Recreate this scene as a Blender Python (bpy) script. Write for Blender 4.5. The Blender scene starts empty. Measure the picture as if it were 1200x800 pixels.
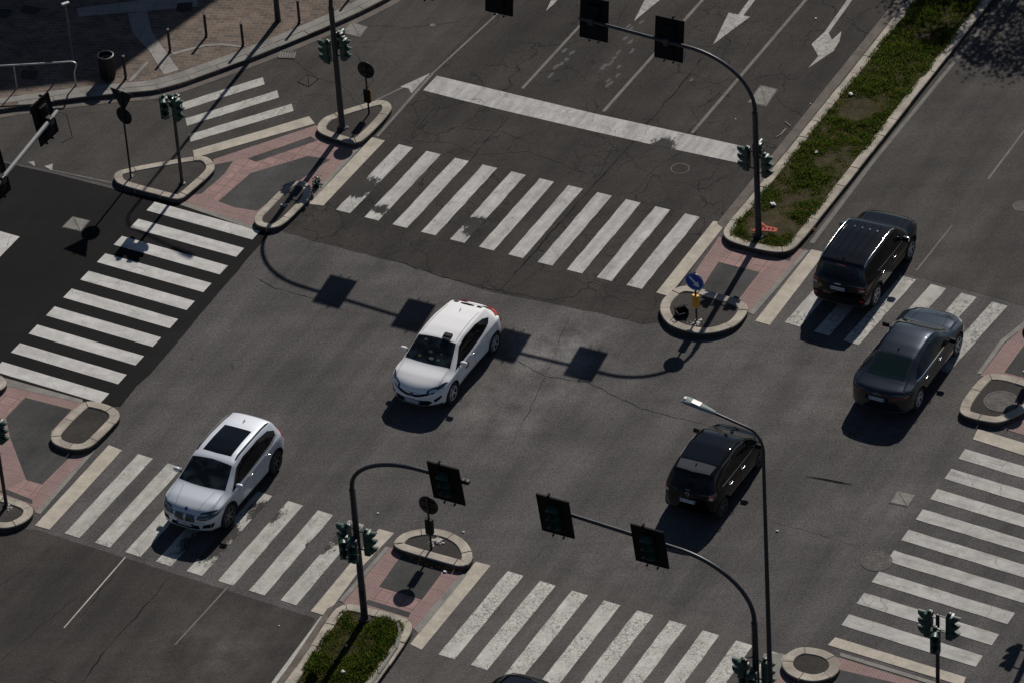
import bpy, bmesh, math, random
import numpy as np
from mathutils import Vector, Matrix
from mathutils.bvhtree import BVHTree

# ------------------------------------------------------------------ camera
F, PHI, RHO, HC = 5276.88, 0.62110636, -0.06954215, 76.7261      # focal (px of a 1200 px wide frame), pitch, roll, height
scene = bpy.context.scene
COL = scene.collection
R_ = math.radians
dv = np.array([0, math.cos(PHI), -math.sin(PHI)])
r0 = np.array([1.0, 0, 0]); u0 = np.cross(r0, dv)
rv = math.cos(RHO)*r0 + math.sin(RHO)*u0
uv = -math.sin(RHO)*r0 + math.cos(RHO)*u0
cd = bpy.data.cameras.new('camera'); cam = bpy.data.objects.new('camera', cd); COL.objects.link(cam)
cd.sensor_fit = 'HORIZONTAL'; cd.sensor_width = 36; cd.lens = F/1200*36
cd.clip_start = 1; cd.clip_end = 3000
cam.matrix_world = Matrix(((rv[0], uv[0], -dv[0], 0), (rv[1], uv[1], -dv[1], 0), (rv[2], uv[2], -dv[2], HC), (0, 0, 0, 1)))
scene.camera = cam

# ------------------------------------------------------------------ light
SUN_AZ, SUN_EL = 66.5, 38.5                  # direction towards the sun, degrees from +X and above the horizon
w = bpy.data.worlds.new('World'); scene.world = w; w.use_nodes = True
wn = w.node_tree; bg = wn.nodes['Background']; bg.inputs[1].default_value = 0.05
sky = wn.nodes.new('ShaderNodeTexSky'); sky.sky_type = 'NISHITA'; sky.sun_disc = False
sky.sun_elevation = R_(SUN_EL); sky.sun_rotation = R_(90-SUN_AZ); sky.air_density = 0.75; sky.dust_density = 0.3; sky.ozone_density = 0.8
wn.links.new(sky.outputs[0], bg.inputs[0])
sl = bpy.data.lights.new('sun', 'SUN'); sl.energy = 5.0; sl.angle = R_(0.5); sl.color = (1.0, 0.945, 0.87)
so = bpy.data.objects.new('sun', sl); COL.objects.link(so)
SD = Vector((math.cos(R_(SUN_AZ))*math.cos(R_(SUN_EL)), math.sin(R_(SUN_AZ))*math.cos(R_(SUN_EL)), math.sin(R_(SUN_EL))))
so.rotation_euler = SD.to_track_quat('Z', 'Y').to_euler(); so.location = (0, 110, 60)
vs = scene.view_settings; vs.view_transform = 'Standard'; vs.look = 'None'; vs.gamma = 1; vs.use_curve_mapping = False
vs.exposure = -0.16

# ------------------------------------------------------------------ coordinates
def G(px, py, z=0.0):
    """world point at height z seen at a pixel of the 1200x800 photograph"""
    D = dv + (px-600)/F*rv - (py-400)/F*uv
    t = (z-HC)/D[2]
    return Vector((D[0]*t, D[1]*t, z))
def G2(px, py, z=0.0):
    g = G(px, py, z); return (g.x, g.y)
ANG_A = R_(60.5)                 # the avenue runs this way
ANG_B = R_(-30.8)
A = Vector((math.cos(ANG_A), math.sin(ANG_A), 0)); B = Vector((math.cos(ANG_B), math.sin(ANG_B), 0))
SV = Vector((-SD.x/SD.z, -SD.y/SD.z, 0))     # shadow displacement per metre of height
rnd = random.Random(7)

# ------------------------------------------------------------------ materials
def newmat(name):
    m = bpy.data.materials.new(name); m.use_nodes = True
    nt = m.node_tree; b = nt.nodes['Principled BSDF']
    return m, nt, b
def N(nt, t, **k):
    n = nt.nodes.new(t)
    for a, v in k.items():
        if a.startswith('i_'): n.inputs[a[2:].replace('_', ' ')].default_value = v
        else: setattr(n, a, v)
    return n
def col4(c): return (c[0], c[1], c[2], 1)
def L_(nt, a, b): nt.links.new(a, b)
def mathn(nt, op, a, b=None, c=None, clamp=False):
    n = nt.nodes.new('ShaderNodeMath'); n.operation = op; n.use_clamp = clamp
    for i, v in enumerate((a, b, c)):
        if v is None: continue
        if isinstance(v, (int, float)): n.inputs[i].default_value = v
        else: nt.links.new(v, n.inputs[i])
    return n.outputs[0]
def mixc(nt, fac, a, b):
    n = nt.nodes.new('ShaderNodeMix'); n.data_type = 'RGBA'
    if isinstance(fac, (int, float)): n.inputs[0].default_value = fac
    else: nt.links.new(fac, n.inputs[0])
    for i, v in ((6, a), (7, b)):
        if isinstance(v, tuple): n.inputs[i].default_value = col4(v)
        else: nt.links.new(v, n.inputs[i])
    return n.outputs[2]
def noise(nt, vec, scale, detail=2, rough=0.5, dist=0.0):
    n = N(nt, 'ShaderNodeTexNoise'); n.inputs['Scale'].default_value = scale; n.inputs['Detail'].default_value = detail
    n.inputs['Roughness'].default_value = rough; n.inputs['Distortion'].default_value = dist
    L_(nt, vec, n.inputs['Vector']); return n.outputs[0]
def ramp(nt, v, lo, hi, a=0.0, b=1.0):
    n = N(nt, 'ShaderNodeMapRange'); n.clamp = True
    n.inputs['From Min'].default_value = lo; n.inputs['From Max'].default_value = hi
    n.inputs['To Min'].default_value = a; n.inputs['To Max'].default_value = b
    L_(nt, v, n.inputs['Value']); return n.outputs[0]
def geo(nt): return N(nt, 'ShaderNodeNewGeometry').outputs['Position']
def objc(nt): return N(nt, 'ShaderNodeTexCoord').outputs['Object']
def rotated(nt, vec, ang, sx=1, sy=1):
    m = N(nt, 'ShaderNodeMapping'); m.inputs['Rotation'].default_value = (0, 0, -ang); 
    m2 = N(nt, 'ShaderNodeMapping'); m2.inputs['Scale'].default_value = (sx, sy, 1)
    L_(nt, vec, m.inputs[0]); L_(nt, m.outputs[0], m2.inputs[0]); return m2.outputs[0]
def cracks(nt, vec, scale, width, amount_noise=0.5, thr=0.5, dist=0.25, seed=0.0):
    """0..1 mask of irregular crack lines, present only in patches"""
    d = N(nt, 'ShaderNodeTexNoise'); d.inputs['Scale'].default_value = scale*1.7; d.inputs['Detail'].default_value = 4
    L_(nt, vec, d.inputs['Vector'])
    vm = N(nt, 'ShaderNodeVectorMath'); vm.operation = 'MULTIPLY_ADD'
    L_(nt, d.outputs['Color'], vm.inputs[0]); vm.inputs[1].default_value = (dist/scale*3,)*3; L_(nt, vec, vm.inputs[2])
    v = N(nt, 'ShaderNodeTexVoronoi'); v.feature = 'DISTANCE_TO_EDGE'; v.inputs['Scale'].default_value = scale
    L_(nt, vm.outputs[0], v.inputs['Vector'])
    line = ramp(nt, v.outputs['Distance'], width*0.4, width*1.4, 1, 0)
    n = noise(nt, vec, amount_noise, 3, 0.6)
    return mathn(nt, 'MULTIPLY', line, ramp(nt, n, thr-0.05, thr+0.1))
def bump(nt, b, h, strength=0.3, dist=0.01):
    n = N(nt, 'ShaderNodeBump'); n.inputs['Strength'].default_value = strength; n.inputs['Distance'].default_value = dist
    L_(nt, h, n.inputs['Height']); L_(nt, n.outputs[0], b.inputs['Normal'])

def asphalt_color(nt, pos, base, contrast=1.0, scuffs=(), crack_thr=0.6, crack_scale=0.9, warm=(1.0, 1.0, 1.0), cw=0.02, ccol=0.3):
    g = noise(nt, pos, 17, 3, 0.8)                               # aggregate
    g2 = noise(nt, pos, 6, 4, 0.75)
    bl = noise(nt, pos, 0.9, 4, 0.6)
    st = noise(nt, pos, 0.28, 3, 0.55)
    tr = noise(nt, rotated(nt, pos, ANG_A, 0.12, 1.1), 1.0, 3, 0.6)   # wheel tracks along the avenue
    sp = N(nt, 'ShaderNodeTexVoronoi'); sp.inputs['Scale'].default_value = 26; L_(nt, pos, sp.inputs['Vector'])
    f = ramp(nt, g, 0.28, 0.72, 1-0.42*contrast, 1+0.42*contrast)
    f = mathn(nt, 'MULTIPLY', f, ramp(nt, g2, 0.3, 0.7, 0.88, 1.12))
    f = mathn(nt, 'MULTIPLY', f, ramp(nt, bl, 0.3, 0.7, 0.88, 1.10))
    f = mathn(nt, 'MULTIPLY', f, ramp(nt, st, 0.32, 0.68, 0.88, 1.11))
    f = mathn(nt, 'MULTIPLY', f, ramp(nt, tr, 0.32, 0.68, 0.78, 1.17))
    tb = noise(nt, rotated(nt, pos, ANG_B+0.5, 0.10, 0.9), 1.0, 4, 0.65)
    f = mathn(nt, 'MULTIPLY', f, ramp(nt, tb, 0.32, 0.68, 0.88, 1.12))
    for (sx_, sy_, r_, gain) in scuffs:                          # scuffed or oily areas, and one painted light patch, with ragged edges
        d_ = N(nt, 'ShaderNodeVectorMath'); d_.operation = 'DISTANCE'; L_(nt, pos, d_.inputs[0]); d_.inputs[1].default_value = (sx_, sy_, 0)
        near = ramp(nt, d_.outputs['Value'], 0, r_, 1, 0)
        near = mathn(nt, 'MULTIPLY', near, ramp(nt, bl, 0.35, 0.6, 0.1, 1.0))
        f = mathn(nt, 'MULTIPLY', f, mathn(nt, 'ADD', 1.0, mathn(nt, 'MULTIPLY', near, gain)))
    f = mathn(nt, 'ADD', f, ramp(nt, sp.outputs['Distance'], 0.0, 0.13, 0.9*contrast, 0))
    n = N(nt, 'ShaderNodeVectorMath'); n.operation = 'SCALE'; n.inputs[0].default_value = base; L_(nt, f, n.inputs['Scale'])
    ck = cracks(nt, pos, crack_scale, cw, 0.35, crack_thr)
    ck2 = cracks(nt, pos, crack_scale*3.1, cw*1.6, 0.5, crack_thr+0.06)
    ck = mathn(nt, 'MAXIMUM', ck, ck2)
    dk = tuple(c*ccol for c in base)
    c = mixc(nt, mathn(nt, 'MULTIPLY', ck, 0.9), n.outputs[0], dk)
    return c, g, ck
def asphalt(name, base, **k):
    m, nt, b = newmat(name); pos = geo(nt)
    c, g, ck = asphalt_color(nt, pos, base, **k)
    L_(nt, c, b.inputs['Base Color']); b.inputs['Roughness'].default_value = 0.9; b.inputs['Specular IOR Level'].default_value = 0.12
    h = mathn(nt, 'SUBTRACT', g, mathn(nt, 'MULTIPLY', ck, 1.5)); bump(nt, b, h, 0.35, 0.012)
    return m
def paint(name, base=(0.47, 0.46, 0.44), under=(0.035, 0.034, 0.033), wear=0.5, crack_scale=5.0, crack_w=0.045, crack_thr=0.45, spots=(), ang=ANG_A, dirt=0.25):
    """road paint: worn, cracked and dirty, asphalt showing through"""
    m, nt, b = newmat(name); pos = geo(nt)
    n1 = noise(nt, pos, 3.2, 8, 0.78); n2 = noise(nt, rotated(nt, pos, ang, 0.35, 3.0), 2.6, 6, 0.7)
    wn_ = mathn(nt, 'ADD', mathn(nt, 'MULTIPLY', n1, 0.6), mathn(nt, 'MULTIPLY', n2, 0.4))
    lo = 0.30+0.25*wear
    w_ = ramp(nt, wn_, lo-0.07, lo+0.05, 0.95, 0)                    # 1 = paint gone
    for (x, y, r) in spots:
        d = N(nt, 'ShaderNodeVectorMath'); d.operation = 'DISTANCE'; L_(nt, pos, d.inputs[0]); d.inputs[1].default_value = (x, y, 0)
        near = ramp(nt, d.outputs['Value'], r*0.2, r, 0.34, 0)
        w_ = mathn(nt, 'MAXIMUM', w_, ramp(nt, mathn(nt, 'ADD', noise(nt, rotated(nt, pos, ang, 3.5, 7.0), 1.0, 9, 0.85), near), 0.62, 0.68))
    ck = cracks(nt, pos, crack_scale, crack_w, 0.8, crack_thr, 0.35)
    ck = mathn(nt, 'MULTIPLY', ck, ramp(nt, noise(nt, pos, 7, 3, 0.6), 0.35, 0.6, 0.15, 0.75))
    ck3 = cracks(nt, pos, 0.75, 0.008, 0.35, 0.50)                # the long cracks run on through the paint
    ck = mathn(nt, 'MAXIMUM', ck, mathn(nt, 'MULTIPLY', ck3, 0.6))
    d1 = ramp(nt, noise(nt, rotated(nt, pos, ang, 0.25, 2.0), 1.5, 5, 0.7), 0.3, 0.7, 1-dirt, 1.08)
    d2 = ramp(nt, noise(nt, pos, 24, 4, 0.75), 0.3, 0.7, 0.84, 1.10)
    d2 = mathn(nt, 'MULTIPLY', d2, ramp(nt, noise(nt, pos, 2.2, 4, 0.7), 0.3, 0.7, 0.76, 1.10))
    d1 = mathn(nt, 'MULTIPLY', d1, d2)
    s = N(nt, 'ShaderNodeVectorMath'); s.operation = 'SCALE'; s.inputs[0].default_value = base; L_(nt, d1, s.inputs['Scale'])
    u, g, _ = asphalt_color(nt, pos, under, crack_thr=0.8)
    c = mixc(nt, mathn(nt, 'MAXIMUM', w_, ck), s.outputs[0], u)
    L_(nt, c, b.inputs['Base Color']); b.inputs['Roughness'].default_value = 0.8; b.inputs['Specular IOR Level'].default_value = 0.12
    bump(nt, b, mathn(nt, 'ADD', g, mathn(nt, 'MULTIPLY', ck, -1)), 0.25, 0.008)
    return m
def stone(name, base, var=0.25, scale=2.0, fine=25, rough=0.85, use_obj=False):
    m, nt, b = newmat(name); pos = objc(nt) if use_obj else geo(nt)
    f = mathn(nt, 'MULTIPLY', ramp(nt, noise(nt, pos, scale, 5, 0.65), 0.3, 0.7, 1-var, 1+var), ramp(nt, noise(nt, pos, fine, 3, 0.7), 0.3, 0.7, 0.82, 1.16))
    s = N(nt, 'ShaderNodeVectorMath'); s.operation = 'SCALE'; s.inputs[0].default_value = base; L_(nt, f, s.inputs['Scale'])
    c = mixc(nt, mathn(nt, 'MULTIPLY', ramp(nt, noise(nt, pos, 1.1, 4, 0.7), 0.5, 0.75), 0.5), s.outputs[0], tuple(x*0.45 for x in base))
    L_(nt, c, b.inputs['Base Color']); b.inputs['Roughness'].default_value = rough; b.inputs['Specular IOR Level'].default_value = 0.12
    bump(nt, b, noise(nt, pos, fine, 3, 0.7), 0.3, 0.006)
    return m
def pavers(name, c1, c2, mortar, ang, bw, bh, mw=0.012, off=0.5, var=0.3):
    m, nt, b = newmat(name); pos = geo(nt)
    t = N(nt, 'ShaderNodeTexBrick'); t.offset = off
    t.inputs['Color1'].default_value = col4(c1); t.inputs['Color2'].default_value = col4(c2); t.inputs['Mortar'].default_value = col4(mortar)
    t.inputs['Scale'].default_value = 1; t.inputs['Mortar Size'].default_value = mw; t.inputs['Brick Width'].default_value = bw; t.inputs['Row Height'].default_value = bh
    t.inputs['Mortar Smooth'].default_value = 0.3
    L_(nt, rotated(nt, pos, ang), t.inputs['Vector'])
    f = mathn(nt, 'MULTIPLY', ramp(nt, noise(nt, pos, 1.3, 5, 0.7), 0.3, 0.7, 1-var, 1+var), ramp(nt, noise(nt, pos, 22, 3, 0.7), 0.3, 0.7, 0.8, 1.2))
    s = N(nt, 'ShaderNodeVectorMath'); s.operation = 'SCALE'; L_(nt, t.outputs[0], s.inputs[0]); L_(nt, f, s.inputs['Scale'])
    L_(nt, s.outputs[0], b.inputs['Base Color']); b.inputs['Roughness'].default_value = 0.85; b.inputs['Specular IOR Level'].default_value = 0.3
    bump(nt, b, t.outputs['Fac'], -0.5, 0.006)
    return m
def plain(name, base, rough=0.5, metal=0.0, coat=0.0, spec=0.5, var=0.0, scale=4.0, coat_rough=0.03):
    m, nt, b = newmat(name)
    b.inputs['Base Color'].default_value = col4(base); b.inputs['Roughness'].default_value = rough; b.inputs['Metallic'].default_value = metal
    b.inputs['Coat Weight'].default_value = coat; b.inputs['Coat Roughness'].default_value = coat_rough; b.inputs['Specular IOR Level'].default_value = spec
    if var:
        pos = objc(nt); n = noise(nt, pos, scale, 5, 0.65)
        s = N(nt, 'ShaderNodeVectorMath'); s.operation = 'SCALE'; s.inputs[0].default_value = base
        L_(nt, ramp(nt, n, 0.3, 0.7, 1-var, 1+var), s.inputs['Scale']); L_(nt, s.outputs[0], b.inputs['Base Color'])
        L_(nt, ramp(nt, n, 0.3, 0.7, max(0, rough-0.08), min(1, rough+0.08)), b.inputs['Roughness'])
    return m

M = {}
def gs(px, py, r, g): q = G(px, py); return (q.x, q.y, r, g)
M['asphalt'] = asphalt('asphalt_junction', (0.076, 0.072, 0.071), contrast=1.35, scuffs=[gs(625, 440, 3.2, 0.8), gs(668, 395, 1.8, 0.9), gs(600, 500, 2.4, 0.6), gs(350, 440, 2.5, -0.3), gs(560, 560, 2.5, -0.2), gs(900, 560, 2.0, -0.22), gs(940, 690, 2.2, -0.22), gs(800, 480, 1.6, 0.3), gs(460, 330, 2.0, 0.25), gs(700, 590, 1.6, -0.25), gs(1010, 600, 2.0, 0.3), gs(642, 495, 1.5, -0.35), gs(684, 505, 1.3, -0.35), gs(615, 452, .8, -0.4), gs(430, 60, 2.5, -0.2), gs(380, 560, 3.0, -0.15), gs(860, 430, 2.2, 0.2), gs(240, 420, 2.0, -.25), gs(720, 640, 3.0, 0.12), gs(1000, 470, 2.5, 0.15)], crack_thr=0.64, crack_scale=0.45, cw=0.007)
M['asphalt_old'] = asphalt('asphalt_old', (0.038, 0.0345, 0.0325), crack_thr=0.47, crack_scale=0.62, cw=0.011, ccol=0.25, contrast=1.2, scuffs=[gs(430, 240, 1.6, -0.5), gs(455, 262, 1.2, -0.5), gs(560, 268, 1.2, -0.5), gs(560, 310, 2.4, -0.3), gs(530, 130, 2.0, -0.3), gs(650, 40, 3.5, -0.35), gs(450, 300, 2.0, -0.3)])
M['asphalt_brown'] = asphalt('asphalt_brown', (0.041, 0.0375, 0.0355), scuffs=[gs(265, 745, 2.2, .5), gs(225, 785, 2.2, .5), gs(110, 700, 2.5, -.2), gs(30, 640, 1.2, 0.4)], crack_thr=0.64, crack_scale=0.5, cw=0.008)  # the last, small spot is a patch of reflected light painted into the colour
M['asphalt_black'] = asphalt('asphalt_new', (0.0080, 0.0077, 0.0080), contrast=1.3, scuffs=[gs(40, 330, 6, -0.35), gs(200, 380, 3, 0.5)], crack_thr=0.9)
M['asphalt_right'] = asphalt('asphalt_right', (0.056, 0.052, 0.0495), contrast=1.1, crack_thr=0.68, cw=0.008)
M['asphalt_slip'] = asphalt('asphalt_slip', (0.052, 0.048, 0.045), crack_thr=0.60, crack_scale=0.6, cw=0.008)
M['asphalt_low'] = asphalt('asphalt_low', (0.084, 0.079, 0.076), crack_thr=0.66, crack_scale=0.45, cw=0.007)
M['asphalt_pad'] = asphalt('asphalt_pad', (0.056, 0.056, 0.056), contrast=0.5, crack_thr=0.8)
M['asphalt_dark'] = asphalt('asphalt_infill', (0.042, 0.038, 0.036), contrast=0.8, crack_thr=0.7)
M['tar'] = plain('tar_seam', (0.010, 0.0095, 0.009), 0.9, spec=0.04)
M['kerb'] = stone('kerb_stone', (0.33, 0.295, 0.25), 0.34, 1.6)
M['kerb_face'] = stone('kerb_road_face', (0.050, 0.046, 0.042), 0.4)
M['kerb_grey'] = stone('kerb_grey', (0.20, 0.19, 0.175), 0.2)
M['gutter'] = stone('gutter_concrete', (0.115, 0.10, 0.09), 0.25)
M['flush'] = stone('flush_kerb', (0.33, 0.30, 0.26), 0.2)
M['pink'] = pavers('pink_tactile', (0.27, 0.170, 0.160), (0.225, 0.142, 0.134), (0.13, 0.09, 0.085), ANG_A, 0.40, 0.40, 0.014, 0.0, 0.25)
M['pink_ribbed'] = pavers('pink_ribbed', (0.250, 0.165, 0.155), (0.230, 0.152, 0.143), (0.155, 0.102, 0.096), ANG_A, 0.60, 0.075, 0.016, 0.0, 0.15)
M['plaza'] = pavers('plaza_porphyry', (0.118, 0.084, 0.064), (0.066, 0.050, 0.042), (0.155, 0.132, 0.108), R_(-12), 0.30, 0.17, 0.009, 0.5, 0.4)
M['plaza_band'] = pavers('plaza_band', (0.23, 0.215, 0.195), (0.21, 0.195, 0.18), (0.11, 0.10, 0.09), R_(-12), 0.6, 0.6, 0.010, 0.0, 0.15)
M['soil'] = stone('soil', (0.048, 0.040, 0.025), 0.5, 3, 18, 1.0)
M['iron'] = stone('cast_iron', (0.082, 0.076, 0.072), 0.4, 5, 30, 0.7)
M['iron_light'] = stone('worn_cover', (0.17, 0.16, 0.15), 0.35, 5, 30, 0.7)
M['steel_dark'] = plain('dark_painted_steel', (0.014, 0.015, 0.018), 0.42, 0.0, var=0.3, scale=3)
M['steel_mast'] = plain('mast_grey_steel', (0.020, 0.022, 0.028), 0.42, 0.2, var=0.25, scale=3)
M['galv'] = plain('galvanised_steel', (0.42, 0.42, 0.42), 0.42, 0.75, var=0.2, scale=5)
M['lamp_head'] = plain('lamp_head_grey', (0.17, 0.20, 0.21), 0.6, 0.0, var=0.15, spec=0.2)
M['gantry'] = plain('gantry_grey', (0.19, 0.19, 0.19), 0.6, 0.0, var=0.2, spec=0.3)
M['signal_green'] = plain('signal_green', (0.012, 0.042, 0.030), 0.45, var=0.25, scale=6)
M['black'] = plain('black_plastic', (0.008, 0.008, 0.009), 0.6, spec=0.15)
M['board'] = plain('backboard_black', (0.006, 0.006, 0.0065), 0.7, spec=0.12)
M['lens'] = plain('signal_lens', (0.02, 0.03, 0.028), 0.15)
M['tyre'] = plain('tyre_rubber', (0.012, 0.012, 0.012), 0.8)
M['rim'] = plain('alloy_rim', (0.50, 0.50, 0.51), 0.4, 0.3)
M['rim_dark'] = plain('dark_rim', (0.07, 0.07, 0.075), 0.4, 0.3)
M['chrome'] = plain('chrome', (0.75, 0.75, 0.76), 0.12, 1.0)
M['satin'] = plain('satin_trim', (0.45, 0.45, 0.46), 0.3, 0.9)
M['plate'] = plain('plate_white', (0.50, 0.52, 0.55), 0.4)
M['plate_blue'] = plain('plate_blue', (0.01, 0.035, 0.22), 0.4)
M['ink'] = plain('plate_marks', (0.05, 0.05, 0.06), 0.5)
M['red_lamp'] = plain('tail_lamp_red', (0.42, 0.018, 0.014), 0.12, coat=1.0)
M['red_dark'] = plain('tail_lamp_dark_red', (0.09, 0.006, 0.008), 0.12, coat=1.0)
M['lamp_clear'] = plain('lamp_clear', (0.55, 0.56, 0.58), 0.12, 0.3, coat=1.0)
M['lamp_smoke'] = plain('lamp_smoke', (0.03, 0.033, 0.04), 0.08, coat=1.0)
def glassmat(name, base, inner, scale):
    """tinted car glass, the cabin seen dimly behind it"""
    m, nt, b = newmat(name)
    n = noise(nt, objc(nt), scale, 2, 0.5)
    L_(nt, mixc(nt, ramp(nt, n, 0.42, 0.78), base, inner), b.inputs['Base Color'])
    b.inputs['Roughness'].default_value = 0.03; b.inputs['Specular IOR Level'].default_value = 0.25
    return m
M['glass'] = glassmat('tinted_glass', (0.004, 0.0045, 0.006), (0.014, 0.014, 0.015), 3.0)
M['shield'] = glassmat('windshield_glass', (0.006, 0.009, 0.012), (0.035, 0.045, 0.055), 3.5)
M['sunroof'] = plain('sunroof_glass', (0.003, 0.004, 0.006), 0.04, spec=0.35)
M['blue'] = plain('sign_blue', (0.012, 0.045, 0.30), 0.4)
M['sign_white'] = plain('sign_white', (0.55, 0.62, 0.70), 0.4)
M['sign_back'] = plain('sign_back_grey', (0.012, 0.012, 0.014), 0.5, 0.0, spec=0.25)
M['yellow'] = plain('marker_yellow', (0.62, 0.30, 0.02), 0.45)
M['orange'] = plain('orange_plastic', (0.75, 0.17, 0.11), 0.5, var=0.15)
M['concrete'] = stone('broken_concrete', (0.42, 0.40, 0.38), 0.35, 6, 30)
M['litter'] = plain('white_litter', (0.55, 0.55, 0.56), 0.6)
M['leaf_litter'] = plain('dry_leaves', (0.22, 0.12, 0.04), 0.8, var=0.5, scale=20)
M['bin'] = plain('bin_dark_metal', (0.02, 0.021, 0.022), 0.45, 0.4, var=0.2)
M['facade'] = stone('facade_plaster', (0.30, 0.27, 0.23), 0.1)
M['wood'] = stone('bark', (0.09, 0.07, 0.05), 0.3, 4, 20)
M['well'] = plain('wheel_well', (0.004, 0.004, 0.004), 0.95, spec=0.1)

# ------------------------------------------------------------------ mesh helpers
class MB:
    def __init__(s): s.v = []; s.f = []; s.m = []
    def add(s, vs_, fs, mi=0):
        o = len(s.v); s.v += [tuple(v) for v in vs_]; s.f += [tuple(o+i for i in f) for f in fs]; s.m += [mi]*len(fs); return s
    def box(s, c, size, mat=None, mi=0, bev=0.0):
        hx, hy, hz = [k/2 for k in size]; c = Vector(c)
        if bev <= 0:
            P = [Vector((x, y, z)) for x in (-hx, hx) for y in (-hy, hy) for z in (-hz, hz)]
            fs = [(0, 1, 3, 2), (4, 6, 7, 5), (0, 4, 5, 1), (2, 3, 7, 6), (0, 2, 6, 4), (1, 5, 7, 3)]
        else:
            bm = bmesh.new(); bmesh.ops.create_cube(bm, size=1)
            for v in bm.verts: v.co = Vector((v.co.x*size[0], v.co.y*size[1], v.co.z*size[2]))
            bmesh.ops.bevel(bm, geom=bm.edges[:], offset=bev, segments=2, affect='EDGES', profile=0.5)
            bm.verts.index_update(); P = [v.co.copy() for v in bm.verts]; fs = [tuple(v.index for v in f.verts) for f in bm.faces]; bm.free()
        P = [(mat @ p if mat else p)+c for p in P]
        return s.add(P, fs, mi)
    def cone(s, p0, p1, r0_, r1_, n=12, mi=0):
        p0 = Vector(p0); p1 = Vector(p1); q = (p1-p0).to_track_quat('Z', 'Y')
        P = []
        for p, r in ((p0, r0_), (p1, r1_)):
            for i in range(n):
                a = 2*math.pi*i/n; P.append(p+q @ Vector((r*math.cos(a), r*math.sin(a), 0)))
        fs = [(i, (i+1) % n, n+(i+1) % n, n+i) for i in range(n)]+[tuple(range(n))[::-1], tuple(range(n, 2*n))]
        return s.add(P, fs, mi)
    def tube(s, path, rad, n=10, mi=0):
        path = [Vector(p) for p in path]; rr = rad if isinstance(rad, (list, tuple)) else [rad]*len(path)
        P = []; up = Vector((0.3, 0.1, 1)).normalized()
        for i, p in enumerate(path):
            t = (path[min(i+1, len(path)-1)]-path[max(i-1, 0)]).normalized()
            if i == 0:
                a_ = t.orthogonal().normalized()
            else:
                a_ = (a_ - t*a_.dot(t)).normalized()
            b_ = t.cross(a_)
            for k in range(n):
                an = 2*math.pi*k/n; P.append(p+rr[i]*(math.cos(an)*a_+math.sin(an)*b_))
        fs = []
        for i in range(len(path)-1):
            for k in range(n):
                fs.append((i*n+k, i*n+(k+1) % n, (i+1)*n+(k+1) % n, (i+1)*n+k))
        fs += [tuple(range(n))[::-1], tuple(range((len(path)-1)*n, len(path)*n))]
        return s.add(P, fs, mi)
    def prism(s, poly, z0, z1, mi=0):
        n = len(poly); P = [(x, y, z0) for x, y in poly]+[(x, y, z1) for x, y in poly]
        fs = [(i, (i+1) % n, n+(i+1) % n, n+i) for i in range(n)]+[tuple(range(n))[::-1], tuple(range(n, 2*n))]
        return s.add(P, fs, mi)
    def sheet(s, poly, z): return s.add([(x, y, z) for x, y in poly], [tuple(range(len(poly)))])
    def lathe(s, prof, mat, n=24, mi=0, caps=True):
        P = []
        for r, z in prof:
            for k in range(n):
                a = 2*math.pi*k/n; P.append(mat @ Vector((r*math.cos(a), r*math.sin(a), z)))
        fs = []
        for i in range(len(prof)-1):
            for k in range(n): fs.append((i*n+k, i*n+(k+1) % n, (i+1)*n+(k+1) % n, (i+1)*n+k))
        if caps: fs += [tuple(range(n))[::-1], tuple(range((len(prof)-1)*n, len(prof)*n))]
        return s.add(P, fs, mi)
    def build(s, name, mats, parent=None, smooth=None):
        me = bpy.data.meshes.new(name); me.from_pydata(s.v, [], s.f)
        for m_ in (mats if isinstance(mats, list) else [mats]): me.materials.append(m_)
        if len(set(s.m)) > 1: me.polygons.foreach_set('material_index', s.m)
        bm = bmesh.new(); bm.from_mesh(me); bmesh.ops.remove_doubles(bm, verts=bm.verts, dist=1e-5) if s.m and max(s.m) > 0 else None; bmesh.ops.recalc_face_normals(bm, faces=bm.faces); bm.to_mesh(me); bm.free()
        if smooth:
            me.polygons.foreach_set('use_smooth', [True]*len(me.polygons)); me.set_sharp_from_angle(angle=R_(smooth))
        o = bpy.data.objects.new(name, me); COL.objects.link(o)
        if parent: o.parent = parent
        return o
def sheet_up(o):
    me = o.data
    for p in me.polygons:
        if p.normal.z < 0: p.flip()
    return o
def tag(o, label=None, cat=None, group=None, kind=None):
    if label: o['label'] = label
    if cat: o['category'] = cat
    if group: o['group'] = group
    if kind: o['kind'] = kind
    return o
def empty(name, loc, rz, label, cat, group=None):
    o = bpy.data.objects.new(name, None); COL.objects.link(o); o.location = loc; o.rotation_euler = (0, 0, rz)
    o.empty_display_size = 0.3
    return tag(o, label, cat, group)
def copy_tree(o, parent=None):
    c = o.copy(); COL.objects.link(c); c.parent = parent
    for ch in o.children: copy_tree(ch, c)
    return c
def struct_sheet(name, polys, z, mat, label=None, px=True):
    mb = MB()
    for k_, p in enumerate(polys): mb.sheet([G2(*q, z) if px else q for q in p], z+0.00015*k_)
    o = mb.build(name, mat); me = o.data
    bm = bmesh.new(); bm.from_mesh(me)
    for f in bm.faces:
        if f.normal.z < 0: f.normal_flip()
    bm.to_mesh(me); bm.free()
    return tag(o, label, None, None, 'structure')
def chaikin(P, n=2, closed=True):
    P = [Vector(p) for p in P]
    for _ in range(n):
        Q = []
        m_ = len(P)
        for i in range(m_ if closed else m_-1):
            a, b = P[i], P[(i+1) % m_]; Q += [a*0.75+b*0.25, a*0.25+b*0.75]
        if not closed: Q = [P[0]]+Q+[P[-1]]
        P = Q
    return P
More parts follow.
